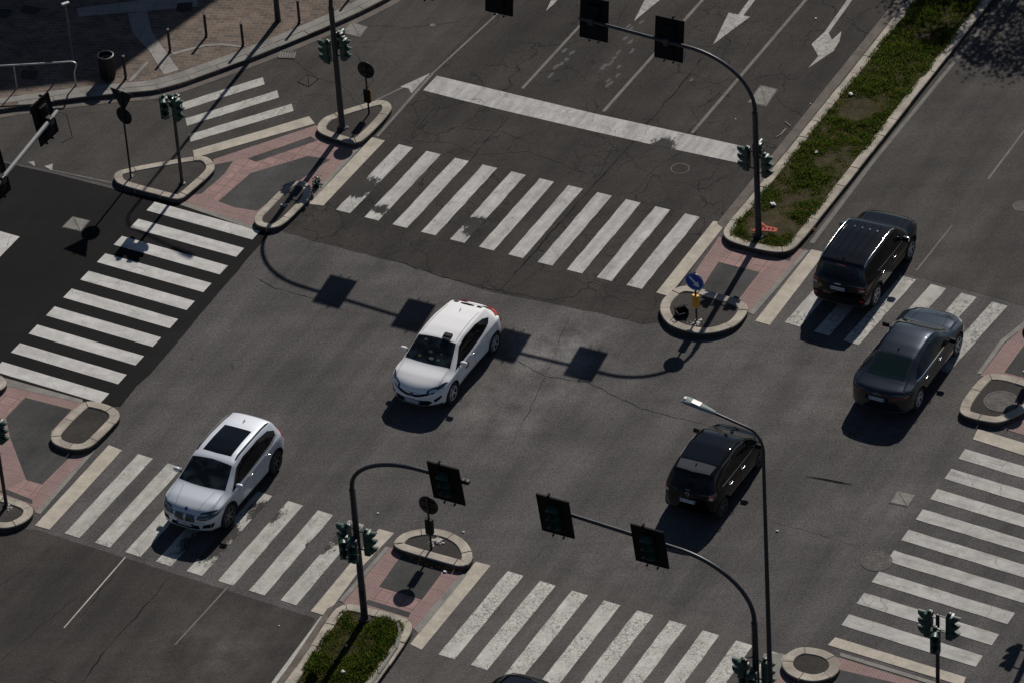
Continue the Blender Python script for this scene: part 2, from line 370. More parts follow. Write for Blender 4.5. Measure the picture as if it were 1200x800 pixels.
def resample(P, step, closed=True):
    P = [Vector(p) for p in P]
    if closed: P = P+[P[0]]
    d = [0]
    for a, b in zip(P, P[1:]): d.append(d[-1]+(b-a).length)
    n = max(3, int(round(d[-1]/step))); out = []; j = 0
    for i in range(n if closed else n+1):
        t = d[-1]*i/n
        while j < len(d)-2 and d[j+1] < t: j += 1
        k = (t-d[j])/max(1e-9, d[j+1]-d[j]); out.append(P[j]*(1-k)+P[j+1]*k)
    return out, d[-1]/n
def area2(P): return sum(P[i].x*P[(i+1) % len(P)].y-P[(i+1) % len(P)].x*P[i].y for i in range(len(P)))/2
def normals2(P, closed):
    n = len(P); out = []
    for i in range(n):
        a = P[(i-1) % n] if closed or i > 0 else P[i]; b = P[(i+1) % n] if closed or i < n-1 else P[i]
        t = (b-a); t.normalize(); out.append(Vector((-t.y, t.x)))
    return out
def kerb_blocks(mb, P, closed, width, h, blen=0.95, z0=0.0, seed=1):
    """kerb stones laid end to end along P (outer edge); the kerb grows to the left of the direction of P"""
    step = 0.07; P, step = resample([Vector((p[0], p[1])) for p in P], step, closed)
    Nn = normals2(P, closed); n = len(P); tot = n if closed else n-1
    nb = max(1, round(tot*step/blen)); edges = [round(i*tot/nb) for i in range(nb+1)]
    rr = random.Random(seed)
    for a, b in zip(edges, edges[1:]):
        prof = [(0, z0-0.1), (0, h-0.025), (0.022, h), (width-0.018, h), (width, h-0.02), (width, z0-0.1)]
        dz = rr.uniform(-0.010, 0.010); dn = rr.uniform(-0.008, 0.008); V = []; idx = list(range(a, b+1)); k = len(prof)
        for q, i in enumerate(idx):
            p = P[i % n].copy(); nn = Nn[i % n]; t = Vector((nn.y, -nn.x))
            if q == 0: p = p+t*0.011
            if q == len(idx)-1: p = p-t*0.011
            for (o, z) in prof: V.append((p.x+nn.x*(o+dn), p.y+nn.y*(o+dn), z+dz))
        fs = []
        for q in range(len(idx)-1):
            for j in range(k):
                if j: fs.append((q*k+j, q*k+(j+1) % k, (q+1)*k+(j+1) % k, (q+1)*k+j))
        fs += [tuple(range(k)), tuple(range((len(idx)-1)*k, len(idx)*k))[::-1]]
        mb.add(V, fs)
        mb.add(V, [(q*k, q*k+1, (q+1)*k+1, (q+1)*k) for q in range(len(idx)-1)], 1)   # the face to the road takes the much darker stone
    return P, Nn

# ------------------------------------------------------------------ ground and roads
gp = MB(); S_ = 900
gp.sheet([(-S_, -S_), (S_, -S_), (S_, S_), (-S_, S_)], 0)
tag(gp.build('ground', M['asphalt']), None, None, None, 'structure')
def wob(pts, amp=1.2, step=14, seed=3):
    """a sawn or torn asphalt edge: the pixel polyline with small irregularities"""
    rr = random.Random(seed); out = []
    for (a, b) in zip(pts, pts[1:]):
        n = max(1, int(math.hypot(b[0]-a[0], b[1]-a[1])/step))
        for i in range(n):
            t = i/n; out.append((a[0]+(b[0]-a[0])*t+rr.uniform(-amp, amp)*(i > 0), a[1]+(b[1]-a[1])*t+rr.uniform(-amp, amp)*0.6*(i > 0)))
    return out+[pts[-1]]
Tlow = wob([(318, 262), (335, 273), (415, 295), (470, 308), (560, 337), (590, 345), (700, 366), (752, 380), (772, 378)], 1.5)
struct_sheet('road_avenue_old', [Tlow+[(800, 330), (850, 262), (1085, -40), (640, -60), (590, -4), (505, 85), (440, 165), (365, 240)]], 0.004, M['asphalt_old'])
Wright = wob([(306, 268), (318, 272), (300, 292), (257, 342), (213, 395), (176, 438), (160, 452), (141, 476)], 0.7, 16, 5)
struct_sheet('road_cross_new', [[(-160, 150), (0, 190), (60, 203), (135, 222), (205, 238)]+Wright+[(60, 478), (0, 460), (-200, 400)]], 0.0045, M['asphalt_black'])
struct_sheet('road_avenue_lower', [[(42, 620), (370, 724), (300, 860), (-120, 860), (-120, 640), (0, 617)]], 0.004, M['asphalt_brown'])
struct_sheet('road_avenue_lower_right', [wob([(556, 655), (640, 668), (760, 700), (905, 745)], 1.0)+[(905, 900), (430, 900), (486, 742)]], 0.003, M['asphalt_low'])
struct_sheet('road_right', [[(935, 288), (1172, 350), (1260, 378), (1340, 300), (1340, -60), (1130, -60), (1160, 0)]], 0.004, M['asphalt_right'])
struct_sheet('road_slip', [wob([(452, 0), (420, 18), (300, 68), (215, 100), (107, 115), (0, 128), (-120, 145)], 0.3)+[(-120, 160), (0, 187), (60, 200), (135, 219), (205, 235), (300, 200), (440, 163), (505, 85), (590, -4), (640, -60), (500, -60)]], 0.0035, M['asphalt_slip'])

# tar seams and long cracks
def strip(mb, pts, wpx, z=0.006, amp=0.8, seed=1, step=9):
    rr = random.Random(seed); P = wob(pts, amp, step, seed); W = [Vector(G2(*p, z)) for p in P]
    Nn = normals2(W, False)
    L = []; Rr = []
    for i, (p, nn) in enumerate(zip(W, Nn)):
        k = wpx*0.33*rr.uniform(0.35, 1.7)*(0.3 if i in (0, len(W)-1) else 1); L.append(p+nn*k); Rr.append(p-nn*k)
    for i in range(len(W)-1): mb.add([(q.x, q.y, z) for q in (L[i], L[i+1], Rr[i+1], Rr[i])], [(0, 1, 2, 3)])
cm = MB()
for i, (pts, wd) in enumerate([([(825, 67), (775, 127), (712, 199), (655, 262), (600, 325)], 0.045), ([(600, 325), (585, 342)], 0.03),
    ([(199, 675), (186, 692), (163, 718), (140, 742), (118, 768), (95, 800), (80, 822)], 0.035), ([(135, 672), (122, 686), (108, 706), (94, 722)], 0.022), ([(0, 775), (45, 735), (95, 695)], 0.012),
    ([(520, 118), (510, 135), (480, 168)], 0.03), ([(565, 110), (555, 118), (505, 130), (478, 168), (460, 180)], 0.015), ([(600, 135), (570, 165), (550, 190), (535, 200)], 0.03),
    ([(465, 165), (530, 168), (560, 182), (620, 178), (690, 205)], 0.014), ([(540, 150), (590, 155), (625, 170)], 0.014), ([(735, 5), (722, 30)], 0.02),
    ([(300, 325), (322, 338), (352, 346), (380, 352), (400, 362)], 0.022), ([(640, 440), (690, 448), (750, 478), (835, 500)], 0.02),
    ([(460, 305), (520, 325), (590, 342), (650, 353)], 0.03), ([(670, 367), (655, 400), (640, 440), (610, 500), (600, 520)], 0.016), ([(600, 420), (640, 441)], 0.014), ([(735, 345), (690, 330), (660, 262), (640, 255)], 0.014),
    ([(700, 210), (730, 150), (745, 120)], 0.014), ([(415, 60), (438, 95), (420, 118)], 0.018), ([(330, 60), (372, 92), (400, 100), (420, 122)], 0.016), ([(430, 30), (480, 33), (540, 25)], 0.016),
    ([(800, 178), (770, 195), (745, 225), (725, 228)], 0.018), ([(655, 272), (700, 276), (712, 300), (770, 288)], 0.018), ([(710, 278), (690, 290), (700, 300), (680, 318)], 0.014),
    ([(60, 640), (35, 660), (-20, 700)], 0.012), ([(267, 687), (240, 715), (206, 755), (205, 762), (180, 768)], 0.012), ([(900, 610), (960, 625), (1005, 640)], 0.012), ([(48, 793), (70, 800)], 0.02)]):
    strip(cm, pts, wd, 0.0062, 1.5, i+2, 7)
tag(cm.build('road_cracks', M['tar']), None, None, None, 'structure')

# ------------------------------------------------------------------ painted markings
def bars(name, tl0, tl1, bl0, bl1, n, mat, frac0=0, width=0.5, skip=(), wdir=None, z=0.0095, jit=0.009):
    """n bars: starts run tl0->tl1, their far ends bl0->bl1 (pixels); width to the side of the run"""
    a0, a1, b0, b1 = [Vector(G2(*p)) for p in (tl0, tl1, bl0, bl1)]
    mb = MB(); rr = random.Random(len(name)); run = (a1-a0).normalized()
    for i in range(n):
        if i in skip: continue
        t = i/(n-1); a = a0.lerp(a1, t); b = b0.lerp(b1, t)
        d = (b-a).normalized(); side = Vector((-d.y, d.x)); side = side if side.dot(run) > 0 else -side
        m_ = 11; L = []; Rr = []
        e0 = run*width/abs(run.dot(side))
        for k in range(m_+1):
            p = a.lerp(b, k/m_); j1 = rr.uniform(-jit, jit); j2 = rr.uniform(-jit, jit)
            L.append(p+side*j1); Rr.append(p+e0+side*j2)
        for k in range(m_): mb.add([(q.x, q.y, z) for q in (L[k], L[k+1], Rr[k+1], Rr[k])], [(0, 1, 2, 3)])
    o = mb.build(name, mat)
    bm = bmesh.new(); bm.from_mesh(o.data); bmesh.ops.remove_doubles(bm, verts=bm.verts, dist=1e-4)
    for f in bm.faces:
        if f.normal.z < 0: f.normal_flip()
    bm.to_mesh(o.data); bm.free()
    return tag(o, None, None, None, 'structure')
def sp(px, py, r): g = G(px, py); return (g.x, g.y, r)
P_T = paint('paint_avenue', (0.47, 0.46, 0.445), (0.03, 0.028, 0.027), wear=0.36, crack_scale=4.5, crack_w=0.022, crack_thr=0.54, dirt=0.38, spots=[sp(428, 218, 0.8), sp(420, 226, .5), sp(447, 246, 0.4), sp(556, 262, 0.6), sp(553, 270, .5), sp(778, 170, 0.6), sp(775, 175, .4), sp(680, 118, .3)])
P_W = paint('paint_new', (0.52, 0.51, 0.495), (0.012, 0.012, 0.012), wear=0.02, crack_scale=3, crack_w=0.01, crack_thr=0.75, ang=ANG_B, dirt=0.2)
P_S = paint('paint_crazed', (0.50, 0.49, 0.455), (0.045, 0.042, 0.04), wear=0.12, crack_scale=9.0, crack_w=0.075, crack_thr=0.40, dirt=0.15)
P_SW = paint('paint_lower', (0.45, 0.44, 0.41), (0.04, 0.037, 0.035), wear=0.38, crack_scale=5.0, crack_w=0.03, crack_thr=0.52, spots=[sp(240, 640, 1.1), sp(262, 625, 0.8), sp(310, 600, .8), sp(375, 640, 0.6), sp(400, 625, .8)])
P_E = paint('paint_east', (0.45, 0.44, 0.42), (0.045, 0.042, 0.04), wear=0.34, crack_scale=4.0, crack_w=0.02, crack_thr=0.6, ang=ANG_B, dirt=0.3)
P_NE = paint('paint_northeast', (0.43, 0.42, 0.395), (0.045, 0.042, 0.04), wear=0.2, crack_scale=4.5, crack_w=0.06, crack_thr=0.42)
P_L = paint('paint_faded', (0.17, 0.16, 0.15), (0.04, 0.037, 0.035), wear=0.35, crack_thr=0.6)
P_C = stone('cream_border', (0.40, 0.36, 0.305), 0.16, 3, 30)
bars('crosswalk_avenue', (467.5, 169.5), (802.5, 250.5), (393.75, 246.25), (734.25, 334.5), 11, P_T, jit=0.012)
bars('crosswalk_lower_avenue', (595, 668.75), (902, 762), (513.75, 766.25), (826, 869), 9, P_S)
bars('crosswalk_left_avenue', (162, 531.75), (409, 609), (75.75, 624.5), (328.75, 703), 8, P_SW)
bars('crosswalk_new', (181.25, 237), (2.5, 423.75), (305, 271), (128, 461), 10, P_W, jit=0.003)
bars('crosswalk_right', (1131.25, 525.75), (995, 719.25), (1131.25+165, 525.75+49), (1150+2, 768), 9, P_E)
bars('crosswalk_upper_right', (986, 303), (1162.5, 353.75), (986-66.5, 303+75), (1162.5-69.5, 353.75+77.5), 6, P_NE)
bars('crosswalk_slip_road', (213, 121), (226+0, 177+0), (308, 91), (359, 138), 4, P_SW, width=0.42)
def poly_mark(name, polys, mat, z=0.0095): return struct_sheet(name, polys, z, mat)
poly_mark('stop_line', [[(512, 89), (560, 100.5), (620, 115), (700, 134), (780, 151.5), (877, 173), (870, 192), (770, 171), (690, 153), (600, 132), (540, 117.5), (496, 106)]], P_T)
poly_mark('stop_line_cross', [[(-60, 256), (0, 271), (23, 277.5), (0, 301), (-60, 360)]], P_W)
def line_px(mb, a, b, wm, z=0.0090):
    p, q = Vector(G2(*a, z)), Vector(G2(*b, z)); d = (q-p).normalized(); n_ = Vector((-d.y, d.x))*wm/2
    k = max(1, int((q-p).length/0.6))
    rr = random.Random(int(a[0]*7+a[1]))
    for i in range(k):
        s0 = p.lerp(q, i/k); s1 = p.lerp(q, (i+1)/k)
        mb.add([(x.x, x.y, z) for x in (s0+n_, s1+n_, s1-n_, s0-n_)], [(0, 1, 2, 3)])
lm = MB()
line_px(lm, (680, 30), (612, 104), 0.10); line_px(lm, (850, -30), (707, 131), 0.11); line_px(lm, (975, -36), (811, 156), 0.11); line_px(lm, (740, -40), (690, 18), 0.10)
line_px(lm, (440, 118), (505, 87), 0.07); line_px(lm, (442, 160), (507, 86), 0.10); line_px(lm, (507, 86), (577, 22), 0.07); line_px(lm, (577, 22), (640, -50), 0.07)
line_px(lm, (1017, 197), (1215, -46), 0.13); line_px(lm, (951, 285), (1017, 197), 0.15)
line_px(lm, (1240, 100), (1158, 210), 0.07); line_px(lm, (267, 687), (205, 755), 0.05); line_px(lm, (1116, 264), (1074, 317), 0.05)
line_px(lm, (58, 199), (135, 215), 0.05)
tag(sheet_up(lm.build('lane_lines', P_L)) if False else lm.build('lane_lines', P_L), None, None, None, 'structure')
lm = MB(); line_px(lm, (147, 652), (75, 735), 0.04); line_px(lm, (300, 830), (380, 722), 0.2)
tag(lm.build('lane_lines_white', P_SW), None, None, None, 'structure')
poly_mark('lane_arrows', [
    [(743, 25), (757, -3), (790, -30), (800, -24), (776, -2)],
    [(836, 52), (854, 15), (865, 17.5), (884, -8), (915, -40), (919, -38), (889, -5), (871, 18.5), (879, 20)],
    [(947, 80), (959, 66), (951, 52), (966, 38), (1000, -10), (1025, -40), (1029, -38), (1006, -10), (971, 39), (975, 47), (986, 37), (984, 48), (977, 60)],
    [(649, 5), (640, 13), (655, -20), (672, -20)],
    [(469, 102), (504, 86), (482, 110), (479, 104)], [(33, 190), (40, 189), (41, 195)], [(52, 195), (62, 192), (61, 200)]], paint('paint_arrow', (0.38, 0.37, 0.35), wear=0.2, crack_scale=4))
# cream stone borders flush with the road beside each crossing
poly_mark('crossing_border', [[(436, 161), (451, 165), (379, 241), (362, 239)], [(836, 259), (851, 262), (784, 347), (769, 343)], [(951, 292.5), (967, 296), (902, 381), (885, 376)],
    [(444, 619), (462, 624), (424, 664), (410, 660)], [(410, 660), (424, 664), (382, 721), (364, 715.5)], [(127.5, 521), (143, 527), (58, 620), (41, 615)], [(557.5, 657.5), (575, 662), (494, 760.5), (480.5, 754)],
    [(1146, 502), (1240, 531), (1240, 546), (1140, 514)], [(979, 746), (1132, 793), (1128, 803), (970, 755)], [(226, 177.5), (362, 136.5), (369, 145), (232, 184)]], P_C, 0.0105)

# worn patches left by removed lettering between the lanes
rr = random.Random(5); ghosts = MB()
for (x, y, n_, sx) in ((655, 75, 7, 10), (725, 70, 7, 10), (720, 90, 5, 10), (745, 30, 4, 8), (826, 82, 1, 3)):
    for i in range(n_):
        cx, cy = x+rr.uniform(-8, 8)+i*4-12, y+rr.uniform(-4, 4)-i*5+12; c = Vector(G2(cx, cy))
        P = []
        for k in range(9):
            a_ = k/9*6.283; e_ = A*math.cos(a_)*rr.uniform(0.08, 0.24)+B*math.sin(a_)*rr.uniform(0.03, 0.09); P.append((c.x+e_.x, c.y+e_.y))
        ghosts.sheet(P, 0.0075+0.0001*i)
tag(ghosts.build('worn_paint_patches', plain('ghost_paint', (0.058, 0.056, 0.055), 0.9, var=0.35, scale=12)), None, None, None, 'structure')

# ------------------------------------------------------------------ pavement pads, plaza
poly_mark('paving_pink_ribbed', [
    [(250, 187), (370, 147), (415, 166), (433, 162), (360, 240), (333, 262), (300, 266.5), (213, 237), (222, 229), (250, 203)],
    [(843, 277), (858, 288), (905, 299), (931, 296), (936, 291), (943, 294), (878, 366), (866, 372), (800, 340), (806, 331)],
    [(457, 641), (402, 706), (412, 712), (470, 726), (485, 736), (541, 672), (545, 660), (500, 650), (472, 643)],
    [(-60, 440), (0, 452), (18, 447), (98, 470), (64, 508), (72, 525), (107, 527), (42, 600), (35, 590), (0, 580), (-60, 560)],
    [(1230, 358), (1177, 403), (1149, 440), (1200, 445), (1290, 460), (1290, 372)],
    [(1160, 497), (1200, 478), (1290, 492), (1290, 540), (1205, 511)],
    [(905, 765), (984, 770), (1080, 800), (1160, 826), (1160, 900), (890, 900), (898, 800)]], M['pink_ribbed'], 0.008)
poly_mark('paving_pink_squares', [
    [(276, 189), (362, 160), (390, 176), (366, 181), (296, 199), (272, 202)], [(238, 228), (270, 203), (292, 203), (253, 236)],
    [(868, 286), (915, 299), (890, 322), (843, 309), (845, 305)],
    [(444, 687), (494, 702), (484, 718), (433, 702)],
    [(7, 575), (30, 560), (50, 567), (40, 583), (18, 580)], [(10, 458), (30, 462), (10, 484), (-5, 480)]], M['pink'], 0.0092)
poly_mark('paving_dark', [
    [(256, 236), (294, 203), (361, 183), (387, 187), (352, 211), (301, 247), (275, 243)], [(290, 186), (364, 160), (372, 165), (300, 190)], [(252, 193), (273, 189), (263, 204), (236, 227), (222, 229), (243, 205)],
    [(842, 307), (890, 319), (866, 350), (842, 347), (822, 338)], [(853, 290), (870, 287), (928, 302), (925, 306), (868, 292)],
    [(472, 648), (517, 660), (517, 672), (494, 702), (444, 687)], [(431, 702), (481, 717), (479, 723), (428, 707)],
    [(30, 465.5), (84, 479.5), (60, 505), (62, 520), (85, 532), (49, 567), (31, 562), (12, 512), (7, 489)], [(8, 573), (-2, 575), (18, 583), (38, 590), (38, 585)],
    [(1230, 380), (1199, 406), (1177, 436), (1200, 442), (1290, 450), (1290, 390)], [(984, 784), (1060, 802), (1140, 828), (1140, 900), (935, 900), (905, 830)]], M['asphalt_pad'], 0.0104)
poly_mark('paving_edge_strip', [[(541, 671), (547, 673), (491, 742), (485, 736)], [(943, 293), (948, 294), (883, 369), (877, 366)], [(107, 526), (112, 527), (47, 602), (42, 600)],
    [(213, 236), (300, 266), (299, 270), (211, 240)], [(355, 240), (360, 241), (433, 162), (429, 161)], [(-60, 437), (0, 450), (96, 472), (97, 468), (8, 443), (-60, 430)], [(984, 768), (1130, 813), (1131, 809), (985, 764)],
    [(1177, 401), (1150, 438), (1145, 437), (1172, 399), (1230, 352), (1236, 356)], [(402, 705), (397, 703), (452, 640), (457, 641)], [(895, 765), (918, 765), (913, 790), (900, 840), (880, 840)]], M['kerb_grey'], 0.0118)

# ------------------------------------------------------------------ kerbed plaza, upper left
PZ = 0.14
kerb_line = [(-140, 148), (-60, 138), (0, 128), (60, 119), (107, 113), (150, 109), (182, 106), (215, 97), (270, 77), (300, 66), (380, 33), (420, 15), (452, -1), (500, -30), (560, -70)]
kl = resample([Vector(G2(x, y, PZ)) for x, y in kerb_line], 0.3, False)[0]
plaza_poly = [(p.x, p.y) for p in kl]
o1, o2 = G2(560, -400), G2(-400, -400)
top = MB(); top.prism([(p.x, p.y) for p in kl]+[o1, o2, G2(-400, 160)], -0.1, PZ-0.006)
tag(top.build('plaza_pavement', M['plaza']), None, None, None, 'structure')
km = MB(); kerb_blocks(km, kl, False, 0.30, PZ+0.002, 1.1, 0, 3)
if (normals2(kl, False)[10]).y < 0:
    km = MB(); kerb_blocks(km, kl[::-1], False, 0.30, PZ+0.002, 1.1, 0, 3)
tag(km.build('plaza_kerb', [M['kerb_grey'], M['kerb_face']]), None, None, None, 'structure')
def off_poly(P, a, b):
    Nn = normals2(P, False); s = 1 if Nn[len(Nn)//2].y > 0 else -1
    return [(p.x+n.x*a*s, p.y+n.y*a*s) for p, n in zip(P, Nn)], [(p.x+n.x*b*s, p.y+n.y*b*s) for p, n in zip(P, Nn)]
q0, q1 = off_poly(kl, 0.312, 0.62); bd = MB()
for i in range(len(q0)-1): bd.add([(x, y, PZ) for x, y in (q0[i], q0[i+1], q1[i+1], q1[i])], [(0, 1, 2, 3)])
tag(bd.build('plaza_border_band', M['kerb_grey']), None, None, None, 'structure')
struct_sheet('plaza_tactile_path', [[(90, 10), (230, -8), (232, 8), (150, 15), (92, 20)], [(150, 16), (172, 13), (178, 38), (205, 76), (210, 82), (192, 88), (175, 60), (156, 40), (152, 26)], ], PZ+0.004, M['plaza_band'])
struct_sheet('plaza_band_light', [[(201, 62), (240, 52), (260, 51), (285, 54), (285, 56), (260, 53.5), (241, 54.5), (203, 64.5)], [(150, 95), (172, 72), (175, 73), (154, 96)]], PZ+0.0045, M['kerb_grey'])
struct_sheet('plaza_covers', [[(27, 6), (50, 10), (38, 18), (24, 14)], [(26, 82), (46, 84), (40, 94), (24, 92)], [(208, 4), (226, 3), (224, 14), (206, 13)], [(-4, 10), (16, 12), (8, 21), (-6, 19)]], PZ+0.005, M['asphalt_dark'])
gut = MB(); q0, q1 = off_poly(kl, -0.32, -0.004)
for i in range(len(q0)-1): gut.add([(x, y, 0.0125) for x, y in (q0[i], q0[i+1], q1[i+1], q1[i])], [(0, 1, 2, 3)])
tag(gut.build('plaza_gutter', M['gutter']), None, None, None, 'structure')

# ------------------------------------------------------------------ kerbed islands and medians
def island(pts, label, h=0.17, width=0.30, infill='asphalt_dark', kerbmat='kerb', blen=0.95, sm=2):
    P = chaikin([Vector(G2(x, y, h)) for x, y in pts], sm)
    if area2(P) < 0: P = P[::-1]
    c = sum(P, Vector((0, 0)))/len(P); P = [p-c for p in P]
    t = empty('traffic_island', (c.x, c.y, 0), 0, label, 'traffic island')
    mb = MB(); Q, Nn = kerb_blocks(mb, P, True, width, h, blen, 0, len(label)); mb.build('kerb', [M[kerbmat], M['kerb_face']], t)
    inn = [(q.x+n.x*(width-0.03), q.y+n.y*(width-0.03)) for q, n in zip(Q, Nn)]
    f = MB(); f.prism(inn, -0.05, h-0.028); f.build('infill', M[infill], t)
    return t
ISL_A = [(370, 149), (376, 139.5), (386, 134), (440, 117), (452, 117), (459, 122), (459, 131), (427, 164), (416, 168.5), (405, 167), (374, 157)]
ISL_B = [(133, 210), (133, 203), (142, 198), (190, 189), (230, 182), (246, 184), (253, 196), (245, 206), (220, 228), (210, 234), (198, 232), (140, 217)]
ISL_C = [(336, 214), (350, 211), (362, 214), (366, 224), (360, 236), (334, 262), (320, 268), (304, 266), (297, 260), (299, 252), (306, 245)]
ISL_D = [(772, 362), (775, 351), (785, 341), (797, 335), (812, 335), (835, 341), (865, 350), (877, 358), (875, 368), (862, 382), (840, 390), (820, 391), (795, 386), (779, 377)]
ISL_E = [(1124, 477), (1128, 467), (1146, 444), (1156, 437), (1170, 437), (1184, 439), (1200, 444), (1222, 452), (1226, 462), (1215, 474), (1187, 489), (1172, 495), (1157, 494), (1135, 489), (1125, 484)]
ISL_F = [(58, 512), (61, 504), (92, 473), (103, 469), (114, 470), (134, 476), (141, 485), (137, 494), (112, 519), (100, 526), (82, 527), (62, 520)]
ISL_G = [(460, 635), (468, 626), (480, 621), (497, 618), (517, 619), (537, 626), (549, 636), (555, 650), (551, 660), (540, 663.5), (525, 660), (472, 645), (462, 640)]
ISL_H = [(915, 775), (920, 765), (935, 757), (952, 757), (972, 762), (984, 772), (985, 784), (972, 795), (952, 799), (932, 794), (919, 786)]
ISL_I = [(-30, 590), (-18, 579), (0, 579), (20, 584), (36, 590), (40, 599), (33, 609), (17, 617), (0, 619), (-20, 614)]
ISL_J = [(-60, 430), (-40, 425), (-10, 433), (5, 441), (9, 449), (2, 457), (-10, 460), (-40, 456), (-60, 447)]
island(ISL_A, 'triangular kerbed island under the tall signal mast beside the slip road crossing')
island(ISL_B, 'kerbed island holding the backs of a triangular and a round sign', width=0.27)
island(ISL_C, 'long kerbed island at the top corner of the left crossing with a lump of concrete', width=0.25)
island(ISL_D, 'rounded kerbed island carrying the blue arrow sign', h=0.19)
island(ISL_E, 'kerbed island at the right edge with a round cover set in it', h=0.19)
island(ISL_F, 'empty oblong kerbed island at the foot of the left crossing', h=0.18)
island(ISL_G, 'half-round kerbed island with dry leaves along its straight side', h=0.19, sm=1)
island(ISL_H, 'small oval kerbed island at the foot of the right crossing', h=0.17)
island(ISL_I, 'kerbed island around the signal post at the left edge', width=0.28)
island(ISL_J, 'kerbed island cut by the left edge above the pink paving', width=0.28)

def median(label, pts, seam, h, name='median_strip', width=0.30):
    """pts: open pixel path of the outer top edge"""
    P = chaikin([Vector(G2(x, y, h)) for x, y in pts], 2, False)
    if area2(P) < 0: P = P[::-1]
    c = Vector((P[len(P)//2].x, P[len(P)//2].y)); P = [p-c for p in P]
    t = empty(name, (c.x, c.y, 0), 0, label, 'median')
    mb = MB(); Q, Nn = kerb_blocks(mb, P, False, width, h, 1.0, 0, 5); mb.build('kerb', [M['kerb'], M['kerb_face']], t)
    inn = [(q.x+n.x*(width-0.03), q.y+n.y*(width-0.03)) for q, n in zip(Q, Nn)]; edge_ = [(q.x+n.x*(width-0.09), q.y+n.y*(width-0.09)) for q, n in zip(Q, Nn)]
    f = MB(); f.prism(inn, -0.05, h-0.03); f.build('soil', M['soil'], t)
    return [Vector((x+c.x, y+c.y)) for x, y in edge_]
g1 = median('long grassy median with the tall signal mast at its rounded end', [(1126, -75), (1055, 10), (985, 98), (911, 190), (868, 243), (850, 264), (846, 273), (852, 282), (870, 288), (895, 294), (914, 296.5), (928, 293), (940, 281), (965, 250), (1007, 197), (1080, 104), (1162, 0), (1222, -75)], None, 0.19)
g2 = median('short grassy median with the bent signal mast, cut by the bottom edge', [(286, 860), (345, 785), (388, 716), (399, 708), (412, 706), (440, 713), (468, 720), (480, 726), (484, 735), (478, 748), (440, 802), (400, 858)], None, 0.17)
struct_sheet('median_gutter', [[(840, 262), (848, 268), (1060, 3), (1125, -80), (1113, -82), (1050, 0)], [(280, 856), (288, 858), (345, 788), (392, 708), (384, 712), (337, 782)]], 0.0128, M['gutter'])
inner = MB(); pth = [Vector(G2(x, y, 0.22)) for x, y in [(400, 848), (450, 782), (466, 757), (471, 738), (468, 728)]]
kerb_blocks(inner, [(p.x, p.y) for p in pth], False, 0.10, 0.215, 1.2, 0.05, 2)
tag(inner.build('edging_stones', [M['kerb_grey'], M['kerb_grey']]), 'low row of pale edging stones along the right side of the short grassy median', 'edging')

# ------------------------------------------------------------------ grass
def inside(p, poly):
    c = False; n = len(poly)
    for i in range(n):
        a, b = poly[i], poly[(i+1) % n]
        if (a.y > p[1]) != (b.y > p[1]) and p[0] < (b.x-a.x)*(p[1]-a.y)/(b.y-a.y)+a.x: c = not c
    return c
from mathutils import noise as mn
def grass(name, poly, count, z, bare, seed, label):
    rr = random.Random(seed); xs = [p.x for p in poly]; ys = [p.y for p in poly]; V = []; Fc = []; Mi = []
    tot = 0
    while tot < count:
        x = rr.uniform(min(xs), max(xs)); y = rr.uniform(min(ys), max(ys))
        if not inside((x, y), poly): continue
        tot += 1
        d = 0.5+0.5*mn.noise(Vector((x*0.9+seed, y*0.9, 0)))+0.35*mn.noise(Vector((x*3.1, y*3.1, 5)))
        inb = False
        for (bx, by, br) in bare:
            q = math.hypot(x-bx, y-by)/br
            if q < 1: d -= (1-q)*0.7; inb = True
        if (d < 0.10 and rr.random() > 0.32) or rr.random() > 0.25+max(d, 0.2)*1.5: continue
        h = (0.03+0.17*max(0, d-0.15)**1.4)*rr.uniform(0.5, 1.6); a = rr.uniform(0, 6.28); wd = rr.uniform(0.008, 0.016)
        l = rr.uniform(0.2, 0.8)*h; an = rr.uniform(0, 6.28); dx, dy = math.cos(a)*wd, math.sin(a)*wd
        o = len(V); V += [(x-dx, y-dy, z), (x+dx, y+dy, z), (x+math.cos(an)*l*0.5+dx*0.7, y+math.sin(an)*l*0.5+dy*0.7, z+h*0.65), (x+math.cos(an)*l, y+math.sin(an)*l, z+h)]
        Fc += [(o, o+1, o+2), (o, o+2, o+3)]
        t = 0 if rr.random() < 0.30+0.6*mn.noise(Vector((x*1.5, y*1.5, 9))) else 1
        if rr.random() < 0.16+0.9*max(0, 0.55-d): t = 2
        if inb and d < 0.25 and rr.random() < 0.75: t = 2
        Mi += [t, t]
    me = bpy.data.meshes.new(name); me.from_pydata(V, [], Fc)
    for m_ in ('g1', 'g2', 'g3'): me.materials.append(GM[m_])
    me.polygons.foreach_set('material_index', Mi)
    o = bpy.data.objects.new(name, me); COL.objects.link(o); return tag(o, label, 'grass', None, 'stuff')
def blade(name, base):
    m = bpy.data.materials.new(name); m.use_nodes = True; nt = m.node_tree; nt.nodes.clear()
    o = nt.nodes.new('ShaderNodeOutputMaterial'); d = nt.nodes.new('ShaderNodeBsdfDiffuse'); t_ = nt.nodes.new('ShaderNodeBsdfTranslucent'); x = nt.nodes.new('ShaderNodeMixShader'); x.inputs[0].default_value = 0.5
    d.inputs[0].default_value = col4(base); t_.inputs[0].default_value = col4((base[0]*1.3, base[1]*1.25, base[2]*0.7))
    nt.links.new(d.outputs[0], x.inputs[1]); nt.links.new(t_.outputs[0], x.inputs[2]); nt.links.new(x.outputs[0], o.inputs[0]); return m
GM = {'g1': blade('grass_green', (0.058, 0.098, 0.018)), 'g2': blade('grass_dark', (0.028, 0.054, 0.012)), 'g3': blade('grass_dry', (0.135, 0.115, 0.055))}
def bs(px, py, r): g = G(px, py, .15); return (g.x, g.y, r)
